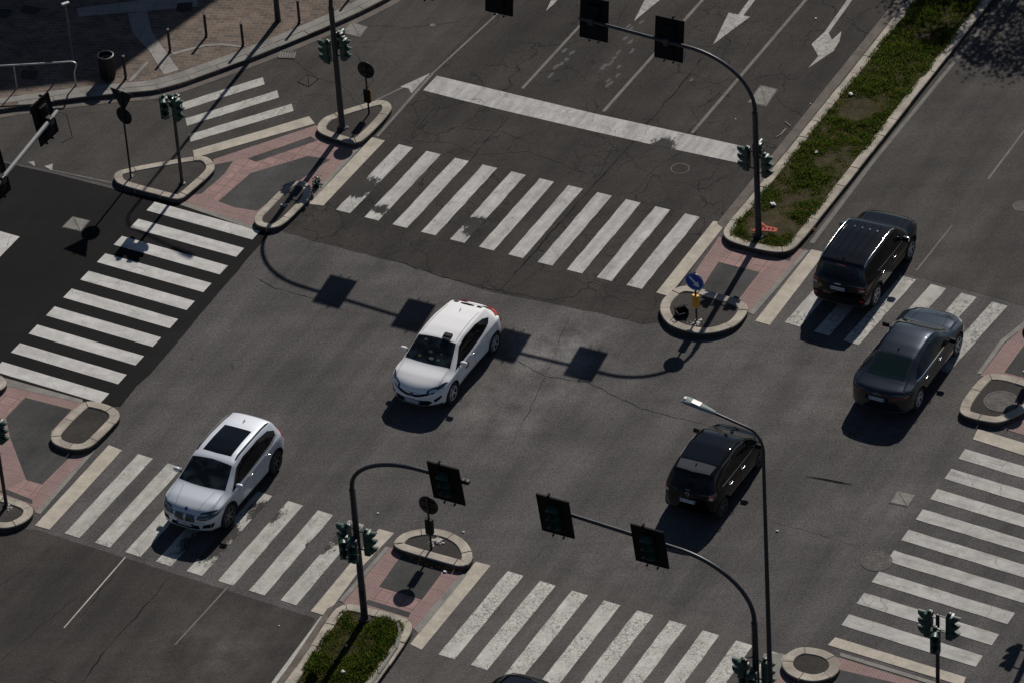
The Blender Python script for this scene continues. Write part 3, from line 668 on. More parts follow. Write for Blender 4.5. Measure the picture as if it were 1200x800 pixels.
grass('grass', g1, 85000, 0.15, [bs(1012, 125, 0.8), bs(1003, 135, .6), bs(960, 190, 0.6), bs(905, 265, 0.9), bs(885, 275, .5), bs(925, 240, .7), bs(890, 262, .6)], 3, 'patchy green and dry grass growing on the long median')
grass('grass', g2, 34000, 0.13, [bs(428, 722, .4)], 8, 'dense green grass growing on the short median at the bottom edge')

# ------------------------------------------------------------------ covers in the road
def quad_cover(pts, label, mat, z=0.012, group=None, frame='iron'):
    c = sum((Vector(G2(*p)) for p in pts), Vector((0, 0)))/4
    t = empty('access_cover', (c.x, c.y, 0), 0, label, 'access cover', group)
    P = [Vector(G2(*p))-c for p in pts]
    f = MB(); f.prism([(p.x, p.y) for p in P], 0.0, z); f.build('frame', M[frame], t)
    l = MB(); e = 0.88
    l.prism([(p.x*e, p.y*e) for p in P], z-0.004, z+0.006)
    d = (P[2]-P[0])
    l.build('lid', M[mat], t)
    b = MB(); p, q = P[0]*0.8, P[2]*0.8; nn = Vector((-(q-p).y, (q-p).x)).normalized()*0.012
    b.prism([tuple(p+nn), tuple(q+nn), tuple(q-nn), tuple(p-nn)], z+0.003, z+0.009); b.build('rib', M[frame], t)
    return t
quad_cover([(85, 254), (106, 259), (95, 272), (72, 267)], 'worn square cover in the dark road beside the shadow of the signs', 'iron_light')
quad_cover([(1051, 574), (1074, 580), (1064, 594), (1042, 589)], 'pale square cover split by a diagonal rib in the middle of the junction', 'iron_light')
quad_cover([(891, 100), (912, 105), (898, 126), (876, 121)], 'dusty square cover in the lane beside the long median', 'iron_light')
quad_cover([(412, 26), (432, 32), (422, 45), (398, 39)], 'square cover with a whitish patch in the slip road near the plaza kerb', 'iron_light')
quad_cover([(361, 87), (374, 93), (362, 103), (348, 97)], 'square asphalt-filled cover outlined by a crack above the triangular island', 'asphalt_slip', 0.006, frame='tar')
def round_cover(px, py, r, label, mat='iron', z=0.012, base=0.0):
    g = G(px, py); t = empty('manhole', (g.x, g.y, base), 0, label, 'manhole cover')
    m_ = MB(); m_.lathe([(r, 0), (r, z), (r*0.86, z), (r*0.86, 0)], Matrix(), 36, caps=False); m_.build('ring', M['iron'], t)
    l = MB(); l.lathe([(r*0.84, 0), (r*0.84, z-0.002), (0.01, z-0.002)], Matrix(), 36)
    for i in range(5):
        for k in range(5):
            x, y = (i-2)*r*0.3, (k-2)*r*0.3
            if math.hypot(x, y) < r*0.75: l.box((x, y, z), (r*0.15, r*0.15, 0.004))
    l.build('lid', M[mat], t); return t
round_cover(1027, 657, 0.44, 'round iron manhole cover beside the tip of a stripe of the right crossing')
round_cover(1198, 242, 0.30, 'round manhole cover in the right carriageway cut by the right edge')
round_cover(797, 198, 0.30, 'dark round manhole cover between the stop line and the avenue crossing', 'asphalt_old')
round_cover(170, 115, 0.20, 'small round manhole cover beside the plaza kerb', 'asphalt_slip')
round_cover(113, 110, 0.26, 'round manhole cover set in the plaza gutter left of the small one', 'asphalt_slip')
g_ = G(1173, 470, 0.162)
mh = round_cover(1173, 470, 0.50, 'rough round manhole cover set in the kerbed island at the right edge', 'iron', 0.012, 0.162); mh.location = (g_.x, g_.y, 0.162)
mh = round_cover(507, 30, 0.10, 'tiny pale valve cover in the slip road below the upper edge', 'iron_light')
# drain grate
g_ = G(337, 65); t = empty('drain_grate', (g_.x, g_.y, 0), ANG_B+0.35, 'slotted iron drain grate at the foot of the plaza kerb', 'drain')
f = MB()
for i in range(7): f.box((-0.24+i*0.08, 0, 0.012), (0.04, 0.36, 0.024))
f.build('bars', M['iron_light'], t)
f = MB(); f.box((0, 0.2, 0.013), (0.56, 0.04, 0.026)); f.box((0, -0.2, 0.013), (0.56, 0.04, 0.026)); f.box((0, 0, 0.003), (0.52, 0.36, 0.006)); f.build('frame', M['iron'], t)

# ------------------------------------------------------------------ signals
def xf(mb, m4):
    mb.v = [tuple(m4 @ Vector(v)) for v in mb.v]; return mb
def signal_head(parent, pos, yaw, n=3, board=False, tilt=0.0, cam_box=False):
    """a lantern facing along yaw; its mesh is the housing, visors, lenses and backboard are sub-parts"""
    m4 = Matrix.Translation(pos) @ Matrix.Rotation(yaw, 4, 'Z') @ Matrix.Rotation(tilt, 4, 'Y')
    u = 0.31 if board else 0.255; wd = 0.36 if board else 0.27; dp = 0.19
    h = MB()
    for i in range(n):
        z = (n/2-0.5-i)*u; h.box((0, 0, z), (dp, wd, u-0.012), bev=0.03)
    h.box((-0.02, 0, 0), (dp*0.7, wd*0.85, n*u-0.03))
    if not board:
        h.box((-0.03, 0, n*u/2+0.03), (0.10, 0.10, 0.07), bev=0.02); h.box((-0.03, 0, -n*u/2-0.03), (0.10, 0.10, 0.07), bev=0.02)
    hd = xf(h, m4).build('signal_head', M['board' if board else 'signal_green'], parent, 35)
    for i in range(n):
        z = (n/2-0.5-i)*u; r = wd*0.43; v = MB(); V = []; k = 14; ln = 0.24 if board else 0.19
        for q in range(k+1):
            a = math.pi*(-0.15+1.30*q/k); fr = 1.0 if True else 0
            L = ln*(0.35+0.65*max(0, math.sin(a))**0.6)
            for (rr_, x) in ((r, dp/2-0.01), (r, dp/2+L), (r-0.012, dp/2+L), (r-0.012, dp/2-0.01)):
                V.append((x, rr_*math.cos(a), z+rr_*math.sin(a)))
        fs = []
        for q in range(k):
            for j in range(4): fs.append((q*4+j, q*4+(j+1) % 4, (q+1)*4+(j+1) % 4, (q+1)*4+j))
        fs += [(0, 1, 2, 3), (k*4+3, k*4+2, k*4+1, k*4)]
        v.add(V, fs); xf(v, m4).build('visor', M['signal_green'], hd, 35)
        l = MB(); l.lathe([(r*0.92, 0), (r*0.85, 0.012), (r*0.5, 0.028), (0.004, 0.034)], Matrix.Translation((dp/2, 0, z)) @ Matrix.Rotation(math.pi/2, 4, 'Y'), 20)
        xf(l, m4).build('lens', M['lens'], hd, 50)
    if board:
        b = MB(); b.box((0.02, 0.0, 0), (0.02, 0.92, 1.32)); 
        for s in (-1, 1): b.box((0.02, s*0.455, 0), (0.045, 0.02, 1.34))
        for s in (-1, 1): b.box((0.02, 0, s*0.66), (0.045, 0.92, 0.02))
        b.box((-0.01, 0, 0.48), (0.02, 0.50, 0.02))
        for s in (-0.15, 0.15): b.box((0.04, s, -0.73), (0.09, 0.03, 0.06)); 
        b.box((0.02, -0.1, 0.73), (0.10, 0.05, 0.06))
        xf(b, m4).build('backboard', M['board'], hd)
    return hd
def mast(px, py, z0, label, armdir=None, boards=(), arm_len=0, face=0, heads=(), height=6.15, rad=0.092, tilt=R_(9), rise=0.035, group='signal masts', cambox=False):
    g = G(px, py, z0); t = empty('signal_mast', g, 0, label, 'traffic light', group)
    p = MB(); top = 4.35
    p.lathe([(0.16, 0), (0.16, 0.03), (0.115, 0.06), (rad*1.08, 0.12), (rad*1.06, 1.2), (rad, 1.21), (rad*0.9, top), (rad*0.95, top+0.01), (rad*0.95, top+0.08), (rad*0.7, top+0.1)], Matrix(), 18)
    p.box((0, -rad*0.95, 0.9), (0.10, 0.03, 0.32)); p.build('pole', M['steel_mast'], t, 35)
    if armdir:
        d = Vector((armdir[0], armdir[1], 0)); bend = 2.2; P = [Vector((0, 0, top)), Vector((0, 0, top+0.15))]
        for i in range(1, 15):
            a = math.pi/2*i/14; P.append(Vector((0, 0, top+0.15))+d*bend*(1-math.cos(a))+Vector((0, 0, (height-top-0.15)*math.sin(a))))
        P.append(P[-1]+d*(arm_len-bend)+Vector((0, 0, rise*(arm_len-bend))))
        a_ = MB(); a_.tube(P, [rad*0.70]*3+[rad*0.64]*(len(P)-4)+[rad*0.55], 14)
        a_.build('arm', M['steel_mast'], t, 50)
        for s in boards:
            hz = height+rise*max(0, s-bend); f = Vector((math.cos(face), math.sin(face), 0))
            signal_head(t, d*s+Vector((0, 0, hz-0.02))+f*0.17, face, 3, True, tilt)
            c = MB(); c.box(d*s+Vector((0, 0, hz)), (0.17, 0.17, 0.22), Matrix.Rotation(face, 3, 'Z'), bev=0.02); c.build('clamp', M['steel_dark'], t)
        if cambox:
            c = MB(); q = P[-1]+d*0.08; c.box(q+Vector((0, 0, 0.05)), (0.14, 0.22, 0.12), Matrix.Rotation(face, 3, 'Z'), bev=0.02); c.cone(q, q+Vector((0, 0, 0.14)), 0.02, 0.02)
            c.build('detector', M['steel_dark'], t)
    for (ang, off, z, yaw, n) in heads:
        dd = Vector((math.cos(ang), math.sin(ang), 0)); signal_head(t, dd*off+Vector((0, 0, z)), yaw, n)
        b = MB(); b.box(dd*(off-0.04)+Vector((0, 0, z)), (0.04, 0.04, 0.66))
        for dz in (0.3, -0.3): b.cone(dd*0.05+Vector((0, 0, z+dz)), dd*off+Vector((0, 0, z+dz)), 0.022, 0.022, 8)
        b.build('bracket', M['galv'] if ang == 0 else M['steel_dark'], t)
    return t
aA, aB = ANG_A, ANG_B
nB = (-B.x, -B.y); pB = (B.x, B.y)
mast(889, 277, 0.17, 'tall signal mast on the long grassy median, arm reaching left over the stop line', nB, (2.85, 5.35), 5.75, aA, [(aB+math.pi, 0.33, 2.72, aB+math.pi, 3), (aB, 0.30, 2.62, aB, 3), (aA+0.3, 0.30, 2.9, aA, 2)])
mast(401, 150, 0.15, 'tall signal mast on the triangular island beside the slip road', pB, (3.2, 5.95), 6.3, aA, [(aB+math.pi, 0.30, 2.75, aB+math.pi, 3), (aB, 0.34, 3.0, aB, 3), (aA, 0.30, 3.1, aA, 2)])
mast(427.5, 725, 0.15, 'bent signal mast with one black board on the short grassy median', pB, (3.05,), 3.45, aA+math.pi, [(aB+math.pi+0.3, 0.38, 2.45, aA+math.pi+0.5, 3), (aA+math.pi, 0.26, 2.55, aA+math.pi+0.25, 3), (aB, 0.34, 2.75, aB+0.2, 3), (aB+math.pi-0.3, 0.42, 2.75, aB+math.pi, 2)], height=5.75, rise=0.0, cambox=True)
mast(889, 884, 0.0, 'signal mast at the bottom right whose arm carries two black boards over the crazed crossing', nB, (2.80, 5.50), 5.85, aA+math.pi, [(aB+math.pi, 0.34, 2.6, aA+math.pi, 3), (aA+math.pi, 0.25, 2.6, aA+math.pi+0.3, 3), (aB, 0.3, 2.9, aB, 3), (aA+2.2, .34, 3.0, aB+math.pi, 2)], height=6.1)
# gantry over the new asphalt at the left edge: arm comes in from outside the frame
E1 = G(66, 132, 6.2); dA = Vector((math.cos(R_(67)), math.sin(R_(67)), 0)); base = E1-dA*8.2
gt = empty('signal_mast', (base.x, base.y, 0), 0, 'signal gantry at the left edge with a pale bare arm over the dark road', 'traffic light', 'signal masts')
p = MB(); p.lathe([(0.17, 0), (0.17, 0.03), (0.12, 0.1), (0.11, 4.4), (0.08, 4.5)], Matrix(), 16); p.build('pole', M['galv'], gt, 35)
P = [Vector((0, 0, 4.4))]
for i in range(1, 15):
    a = math.pi/2*i/14; P.append(Vector((0, 0, 4.4))+dA*2.2*(1-math.cos(a))+Vector((0, 0, 1.8*math.sin(a))))
P.append(dA*8.25+Vector((0, 0, 6.2))); p = MB(); p.tube(P, 0.068, 14); p.build('arm', M['gantry'], gt, 50)
for s in (7.75, 4.55):
    f = Vector((-B.x, -B.y, 0)); signal_head(gt, dA*s+Vector((0, 0, 6.2))+f*0.17, aB+math.pi, 3, True, R_(8))
    c = MB(); c.box(dA*s+Vector((0, 0, 6.2)), (0.2, 0.2, 0.24), Matrix.Rotation(aB, 3, 'Z'), bev=0.02); c.build('clamp', M['steel_dark'], gt)
c = MB(); c.tube([dA*8.2+Vector((0, 0, 6.25)), dA*8.3+Vector((0.25, -.1, 6.1)), dA*8.0+Vector((0.5, -.3, 5.6)), dA*7.8+Vector((0.25, -.2, 5.5))], 0.012, 6); c.build('cable', M['steel_dark'], gt)
# small signal posts
def post(px, py, z0, label, heads, h=3.1, group='signal posts'):
    g = G(px, py, z0); t = empty('signal_post', g, 0, label, 'traffic light', group)
    p = MB(); p.lathe([(0.11, 0), (0.11, 0.02), (0.055, 0.05), (0.052, h), (0.03, h+0.03)], Matrix(), 14); p.box((0.0, -0.06, 1.0), (0.08, 0.03, 0.2)); p.build('pole', M['steel_dark'], t, 35)
    for (ang, off, z, yaw, n) in heads:
        dd = Vector((math.cos(ang), math.sin(ang), 0)); signal_head(t, dd*off+Vector((0, 0, z)), yaw, n)
        b = MB(); b.box(dd*(off-0.03)+Vector((0, 0, z)), (0.04, 0.04, 0.56))
        for dz in (0.25, -0.25): b.cone(Vector((0, 0, z+dz)), dd*off+Vector((0, 0, z+dz)), 0.02, 0.02, 8)
        b.build('bracket', M['galv'], t)
    return t
post(213.5, 215, 0.15, 'signal post on the kerbed island beside the round and triangular signs', [(aB+math.pi, 0.33, 2.70, aA+math.pi+0.5, 3), (aB, 0.14, 2.75, aB, 3), (aA, .2, 2.85, aB+math.pi, 2)], 3.0)
post(1099, 832, 0.0, 'signal post with green lanterns standing before the right crossing', [(aB+math.pi, 0.26, 2.85, aB+math.pi, 3), (aB, 0.36, 2.95, aB, 3), (aA+math.pi-0.2+0.4, 0.30, 2.6, aA+math.pi+0.3, 3)], 3.2)
post(7.5, 592, 0.15, 'signal post cut by the left edge on its kerbed island', [(aB+math.pi, 0.25, 2.60, aB+math.pi, 3), (aB+0.3, 0.16, 2.62, aB, 3)], 2.9)
mast(1243, 680, 0.1, 'signal mast beyond the right edge whose shadow falls on the road', pB, (3.1,), 3.5, aA, [(aB+math.pi, 0.35, 2.6, aB+math.pi, 3), (aB, 0.35, 2.6, aB, 3)])

# ------------------------------------------------------------------ signs
def disc_mesh(r, th, m4, n=32): return MB().lathe([(r, -th/2), (r, th/2), (0.002, th/2)], m4, n)
def sign_post(px, py, z0, label, h, discz, r, yaw, back=True, marker=None, tri=None, cat='road sign'):
    g = G(px, py, z0); t = empty('road_sign', g, 0, label, cat)
    p = MB(); p.cone((0, 0, 0), (0, 0, h), 0.03, 0.03, 12); p.build('pole', M['steel_dark'] if not back else M['sign_back'], t, 40)
    f = Vector((math.cos(yaw), math.sin(yaw), 0)); m4 = Matrix.Translation(f*0.045+Vector((0, 0, discz))) @ Matrix.Rotation(yaw, 4, 'Z') @ Matrix.Rotation(math.pi/2, 4, 'Y')
    d = disc_mesh(r, 0.012, m4).build('disc', M['sign_back'] if back else M['blue'], t, 30)
    if back:
        b = MB()
        for dz in (-0.12, 0.12): b.box(f*0.02+Vector((0, 0, discz+dz)), (0.02, r*1.3, 0.03), Matrix.Rotation(yaw, 3, 'Z'))
        b.build('bracket', M['sign_back'], d)
    return t, d, f
# blue arrow sign
t, d, f = sign_post(816.5, 376, 0.16, 'round blue sign with a white arrow pointing down and right, above a yellow marker', 1.75, 1.42, 0.30, aA+math.pi, back=False)
m4 = Matrix.Translation(f*0.053+Vector((0, 0, 1.42))) @ Matrix.Rotation(aA+math.pi, 4, 'Z')
ar = MB(); c_, s_ = math.cos(R_(-45)), math.sin(R_(-45))
ap = [(-0.22, 0.038), (0.05, 0.038), (0.05, 0.115), (0.225, 0.0), (0.05, -0.115), (0.05, -0.038), (-0.22, -0.038)]   # along the arrow
P = [(x*c_-y*s_, x*s_+y*c_) for x, y in ap]
V = [m4 @ Vector((0.0, y, z)) for y, z in P]+[m4 @ Vector((0.004, y, z)) for y, z in P]; n_ = len(P)
ar.add(V, [tuple(range(n_)), tuple(range(n_, 2*n_))]+[(i, (i+1) % n_, n_+(i+1) % n_, n_+i) for i in range(n_)]); ar.build('arrow', M['sign_white'], d)
rg = MB(); rg.lathe([(0.285, 0.0075), (0.272, 0.0075), (0.272, 0.009), (0.285, 0.009)], Matrix.Translation(f*0.045+Vector((0, 0, 1.42))) @ Matrix.Rotation(aA+math.pi, 4, 'Z') @ Matrix.Rotation(math.pi/2, 4, 'Y'), 36, caps=False); rg.build('rim_line', M['sign_white'], d)
y_ = MB(); y_.lathe([(0.115, 0.50), (0.12, 0.52), (0.12, 0.90), (0.115, 0.92)], Matrix.Scale(0.55, 4, f), 20); y_.build('marker', M['yellow'], t, 40)
# backs of the signs
def marker_box(t, z0, z1, w=0.22, m='black'):
    b = MB(); b.box((0, 0, (z0+z1)/2), (0.14, w, z1-z0), Matrix.Rotation(aA, 3, 'Z'), bev=0.02); return b.build('marker', M[m], t)
t, d, f = sign_post(505.5, 643, 0.16, 'back of a round sign on the half-round island', 1.75, 1.50, 0.30, aA); marker_box(t, 0.55, 1.05)
t, d, f = sign_post(432.5, 134, 0.13, 'back of a round sign on the triangular island', 1.85, 1.62, 0.30, aA); marker_box(t, 0.45, 0.95)
mk = MB(); mk.box((0.05, -0.03, 0.7), (0.02, 0.16, 0.42), Matrix.Rotation(aA, 3, 'Z')); mk.build('marker_face', M['yellow'], t)
t, d, f = sign_post(1208, 442, 0.16, 'back of a round sign just beyond the right edge', 1.75, 1.45, 0.30, aA); marker_box(t, 0.5, 1.0)
t, d, f = sign_post(153.5, 208, 0.15, 'backs of a triangular and a round sign on one thin post', 3.15, 2.25, 0.30, R_(53))
tr = MB(); q = 0.45; yw = R_(53); m4 = Matrix.Translation(f*0.045+Vector((0, 0, 2.88))) @ Matrix.Rotation(yw, 4, 'Z')
V = [m4 @ Vector((x, y, z)) for x in (-0.006, 0.006) for (y, z) in ((-q, 0.27), (q, 0.27), (0, -0.5))]
tr.add(V, [(0, 1, 2), (3, 4, 5), (0, 1, 4, 3), (1, 2, 5, 4), (2, 0, 3, 5)]); tr.build('triangle', M['sign_back'], t)

# ------------------------------------------------------------------ street lamps
def street_lamp(loc, label, armdir, h=9.6, reach=2.2, tip=0.75):
    t = empty('street_lamp', loc, 0, label, 'street lamp', 'street lamps'); d = Vector((armdir[0], armdir[1], 0))
    p = MB(); p.lathe([(0.20, 0), (0.20, 0.03), (0.105, 0.06), (0.078, 1.5), (0.058, h*0.55), (0.042, h-0.45)], Matrix(), 16)
    p.build('pole', M['steel_mast'], t, 35)
    P = [Vector((0, 0, h-0.5)), Vector((0, 0, h-0.35))]
    for i in range(1, 9):
        a = R_(61)*i/8; P.append(Vector((0, 0, h-0.35))+d*0.62*(1-math.cos(a))+Vector((0, 0, 0.62*math.sin(a))))
    e = P[-1]; P.append(e+d*(reach-0.28)+Vector((0, 0, tip*0.45)))
    a_ = MB(); a_.tube(P, [0.046]*2+[0.035]*(len(P)-2), 12); a_.build('arm', M['steel_mast'], t, 50)
    e = P[-1]; dr = (d+Vector((0, 0, 0.2))).normalized(); sd = Vector((-d.y, d.x, 0)); up = dr.cross(sd)*-1
    if up.z < 0: up = -up
    V = []; sec = [(0.0, 0.055, 0.05), (0.10, 0.085, 0.06), (0.40, 0.125, 0.07), (0.68, 0.155, 0.07), (0.84, 0.165, 0.06), (0.93, 0.15, 0.035), (0.95, 0.13, 0.01)]; k = 12
    for (x, wd, hh) in sec:
        for i in range(k):
            a = 2*math.pi*i/k; y = wd*math.copysign(abs(math.cos(a))**0.6, math.cos(a)); z = math.sin(a); z = hh*z if z > 0 else hh*0.35*z
            V.append(e+dr*x*0.93+sd*y*0.88+up*z)
    fs = [(i*k+j, i*k+(j+1) % k, (i+1)*k+(j+1) % k, (i+1)*k+j) for i in range(len(sec)-1) for j in range(k)]+[tuple(range(k)), tuple(range((len(sec)-1)*k, len(sec)*k))]
    hd = MB(); hd.add(V, fs); hd = hd.build('lamp_head', M['lamp_head'], t, 50)
    pnl = MB(); mt = Matrix((dr, sd, up)).transposed(); pnl.box(e+dr*0.52+up*0.068, (0.26, 0.17, 0.02), mt, bev=0.008); pnl.build('hatch', plain('hatch_dark', (0.05, 0.055, 0.06), 0.4), hd)
    c = MB(); c.box(e+dr*0.83+up*0.06, (0.07, 0.10, 0.03), mt, bev=0.012); c.build('sensor', M['litter'], hd)
    return t
lb = G(906, 912)
LAMP = street_lamp(lb, 'tall slim street lamp with a pale grey head in front of the small black hatchback', nB, 10.92, 1.24, 0.42)
lb = G(146, 258)-SV*9.4
street_lamp(lb, 'street lamp beyond the top edge whose shadow crosses the slip road', pB, 9.4, 2.0)

# ------------------------------------------------------------------ plaza furniture
def bollard(px, py, mat='galv', h=0.9, z0=PZ):
    t = empty('bollard', G(px, py, z0), 0, '', 'bollard', 'bollards along the plaza kerb')
    p = MB(); p.lathe([(0.07, 0), (0.07, 0.015), (0.045, 0.02), (0.045, h-0.06), (0.047, h-0.055)], Matrix(), 16); p.build('post', M['bin'], t, 35)
    c = MB(); c.lathe([(0.05, h-0.055), (0.052, h-0.03), (0.04, h-0.005), (0.015, h)], Matrix(), 16); c.build('cap', M['chrome'], t, 40)
    return t
b0 = bollard(147.5, 92.5); b0['label'] = 'bollard nearest the litter bin on the plaza'
for (x, y, lb_) in [(199.5, 61, 'bollard beside the pale tactile path'), (242, 43, 'dark bollard at the edge of the building shadow, left of two in the sun'), (285, 54, 'bollard in the sun on the plaza, closest to the slip road crossing'), (351, 27, 'rightmost bollard, just left of the tall signal mast'), (414, -7, 'bollard beyond the top edge whose shadow reaches the kerb')]:
    c = copy_tree(b0); c.location = G(x, y, PZ); c['label'] = lb_
t = empty('litter_bin', G(127, 91, PZ), 0, 'round dark litter bin with an open top on the shaded plaza', 'litter bin')
p = MB(); p.lathe([(0.22, 0), (0.22, 0.03), (0.235, 0.05), (0.26, 0.80), (0.27, 0.82), (0.27, 0.85), (0.23, 0.86), (0.225, 0.80), (0.2, 0.3)], Matrix(), 28); p.build('body', M['bin'], t, 40)
p = MB(); p.lathe([(0.215, 0.70), (0.215, 0.71), (0.13, 0.715), (0.125, 0.70)], Matrix(), 28); p.build('liner', M['iron_light'], t, 40)
p = MB()
for k in range(14):
    a = k/14*6.283; p.box((0.255*math.cos(a), 0.255*math.sin(a), 0.42), (0.012, 0.02, 0.7), Matrix.Rotation(a, 3, 'Z'))
p.build('slats', M['steel_dark'], t)
t = empty('railing', G(89, 100, PZ), 0, 'bent silver tube railing on the shaded plaza', 'railing')
r = MB(); d0 = (G(0, 78, .85+PZ)-G(88, 73, .85+PZ)).normalized(); d0.z = 0
k = Vector((0.10, -0.05, 0)); P = [Vector((0, 0, 0)), Vector((0, 0, 0.45)), k*0.6+Vector((0, 0, 0.66)), k*1.1+Vector((0, 0, 0.78)), k*0.9+Vector((0, 0, 0.85)), Vector((-0.05, 0.03, 0.88)), d0*0.3+Vector((0, 0, 0.88)), d0*4.2+Vector((0, 0, 0.88))]
P = [P[0]]+[Vector(q) for q in chaikin(P[1:], 2, False)]
r.tube(P, 0.03, 10); r.build('rail', M['galv'], t, 60)
r = MB(); r.cone(d0*1.9, d0*1.9+Vector((0, 0, 0.86)), 0.025, 0.025); r.cone(d0*3.8, d0*3.8+Vector((0, 0, 0.86)), 0.025, 0.025); r.build('leg', M['galv'], t, 50)
t = empty('slim_post', G(86, 72, PZ), 0, 'slim grey post with a small flat white head on the shaded plaza', 'post')
p = MB(); p.cone((0, 0, 0), (-0.02, 0, 2.15), 0.035, 0.03, 12); p.build('pole', M['iron_light'], t, 40)
p = MB(); p.box((-0.02, 0.0, 2.18), (0.26, 0.12, 0.06), Matrix.Rotation(0.5, 3, 'Z'), bev=0.015); p.build('head', M['galv'], t)

# ------------------------------------------------------------------ debris
def lump(name, px, py, z0, label, cat, n, spread, size, mat, seed, flat=0.6):
    g = G(px, py, z0); rr = random.Random(seed); bm = bmesh.new()
    for i in range(n):
        a, q = rr.uniform(0, 6.28), spread*math.sqrt(rr.random()); s = size*rr.uniform(0.4, 1.2)*(1.3-q/spread)
        o = bmesh.ops.create_icosphere(bm, subdivisions=2, radius=s)
        for v in o['verts']:
            v.co *= 1+0.35*mn.noise(v.co*9/s*0.1+Vector((i, seed, 0))); v.co.z *= flat; v.co += Vector((q*math.cos(a), q*math.sin(a)*0.9, s*flat*0.5))
    me = bpy.data.meshes.new(name); bm.to_mesh(me); bm.free(); me.materials.append(M[mat])
    o = bpy.data.objects.new(name, me); COL.objects.link(o); o.location = g; return tag(o, label, cat)
lump('concrete_rubble', 511, 634, 0.165, 'white broken concrete around the foot of the sign on the half-round island', 'rubble', 26, 0.26, 0.07, 'concrete', 4)
lump('concrete_rubble', 816, 378, 0.165, 'loose pale rubble around the foot of the blue arrow sign', 'rubble', 30, 0.27, 0.055, 'concrete', 9)
lump('concrete_rubble', 333, 241, 0.15, 'pale lump of concrete in the long kerbed island', 'rubble', 9, 0.12, 0.07, 'concrete', 11)
lump('concrete_rubble', 407, 150, 0.14, 'small white stone at the foot of the mast on the triangular island', 'rubble', 4, 0.05, 0.06, 'concrete', 12)
lump('concrete_rubble', 154, 207, 0.14, 'bit of broken concrete at the foot of the thin sign post', 'rubble', 6, 0.10, 0.05, 'concrete', 13)
lump('concrete_rubble', 11, 596, 0.14, 'bits of concrete at the foot of the post by the left edge', 'rubble', 6, 0.12, 0.05, 'kerb', 14)
lump('concrete_rubble', 1201, 437, 0.17, 'concrete footing stub on the island at the right edge', 'rubble', 6, 0.12, 0.08, 'concrete', 15)
# fallen black box by the blue sign
t = empty('black_box', G(799, 369, 0.165), R_(20), 'open black box lying beside the blue arrow sign', 'box')
b = MB()
for c_, s_ in (((0, 0, 0.03), (0.34, 0.26, 0.03)), ((0.16, 0, 0.13), (0.025, 0.26, 0.2)), ((-0.16, 0, 0.10), (0.025, 0.26, 0.15)), ((0, 0.12, 0.12), (0.32, 0.025, 0.18)), ((0, -0.12, 0.08), (0.32, 0.025, 0.10))): b.box(c_, s_)
b.build('casing', M['black'], t)
b = MB(); b.tube([(-0.2, 0, 0.26), (-0.1, 0, 0.33), (0.1, 0, 0.33), (0.2, 0, 0.28)], 0.014, 6); b.tube([(-0.16, 0.1, 0.15), (-0.2, 0.1, 0.3)], 0.014, 6); b.build('handle', M['steel_dark'], t)
# orange plastic barrier foot
t = empty('orange_barrier_foot', G(896, 275, 0.16), R_(10), 'broken orange plastic piece with round holes behind the tall mast', 'plastic debris')
bm = bmesh.new()
P = [(-0.42, 0.12), (-0.1, 0.04), (0.34, -0.14), (0.40, -0.02), (0.1, 0.16), (-0.05, 0.42), (-0.16, 0.44), (-0.13, 0.18)]
ob = MB(); ob.prism(P, 0, 0.03); m4 = Matrix.Translation((0, 0, 0.12)) @ Matrix.Rotation(R_(22), 4, 'X') @ Matrix.Rotation(R_(-8), 4, 'Y'); xf(ob, m4)
o_ = ob.build('plastic_piece', M['orange'], t)
hl = MB()
for (x, y) in ((-0.05, 0.12), (0.05, 0.08), (0.15, 0.03), (0.25, -0.02), (0.02, 0.16), (-0.08, 0.25), (-0.03, 0.2)): hl.lathe([(0.028, 0.031), (0.028, 0.034), (0.001, 0.034)], Matrix.Translation((x, y, 0)), 10)
xf(hl, m4).build('holes', M['black'], t); bm.free()
# clump of dead leaves on the edge of the left crossing, dry leaves by the half-round island
def leaves(name, pts, z, n, spread, size, mat, label, seed, zs=0.1):
    rr = random.Random(seed); mb = MB(); W = [Vector(G2(*p)) for p in pts]
    for i in range(n):
        k = rr.random()*(len(W)-1); j = min(int(k), len(W)-2) if len(W) > 1 else 0
        c = W[j].lerp(W[j+1], k-j) if len(W) > 1 else W[0]
        a, q = rr.uniform(0, 6.28), spread*math.sqrt(rr.random())*rr.uniform(0.3, 1); p = Vector((c.x+q*math.cos(a), c.y+q*math.sin(a), z+zs*rr.random()**2))
        u_ = Vector((rr.uniform(-1, 1), rr.uniform(-1, 1), rr.uniform(-0.5, 0.5))).normalized()*size*rr.uniform(0.5, 1.3); v_ = u_.cross(Vector((rr.uniform(-0.5, 0.5), rr.uniform(-0.5, 0.5), 1))).normalized()*size*rr.uniform(0.3, 0.7)
        mb.add([p-u_, p+v_, p+u_, p-v_], [(0, 1, 2, 3)])
    return tag(mb.build(name, M[mat]), label, 'leaves', None, 'stuff')
leaves('dry_leaves', [(483, 655), (510, 663), (535, 669), (546, 664), (551, 655)], 0.012, 750, 0.13, 0.03, 'leaf_litter', 'brown dry leaves piled along the half-round island', 3, 0.05)
leaves('weeds', [(370, 220), (374, 216)], 0.02, 260, 0.16, 0.045, 'signal_green', 'dark withered weeds growing beside the long kerbed island', 6, 0.3)
leaves('weeds', [(952, 272), (954, 268)], 0.02, 90, 0.10, 0.03, 'leaf_litter', 'small dry tuft at the edge of the long median', 5, 0.1)
leaves('dry_leaves', [(225, 222), (248, 208)], 0.012, 60, 0.1, 0.018, 'kerb', 'pale crumbs beside the island with two signs', 8, 0.01)
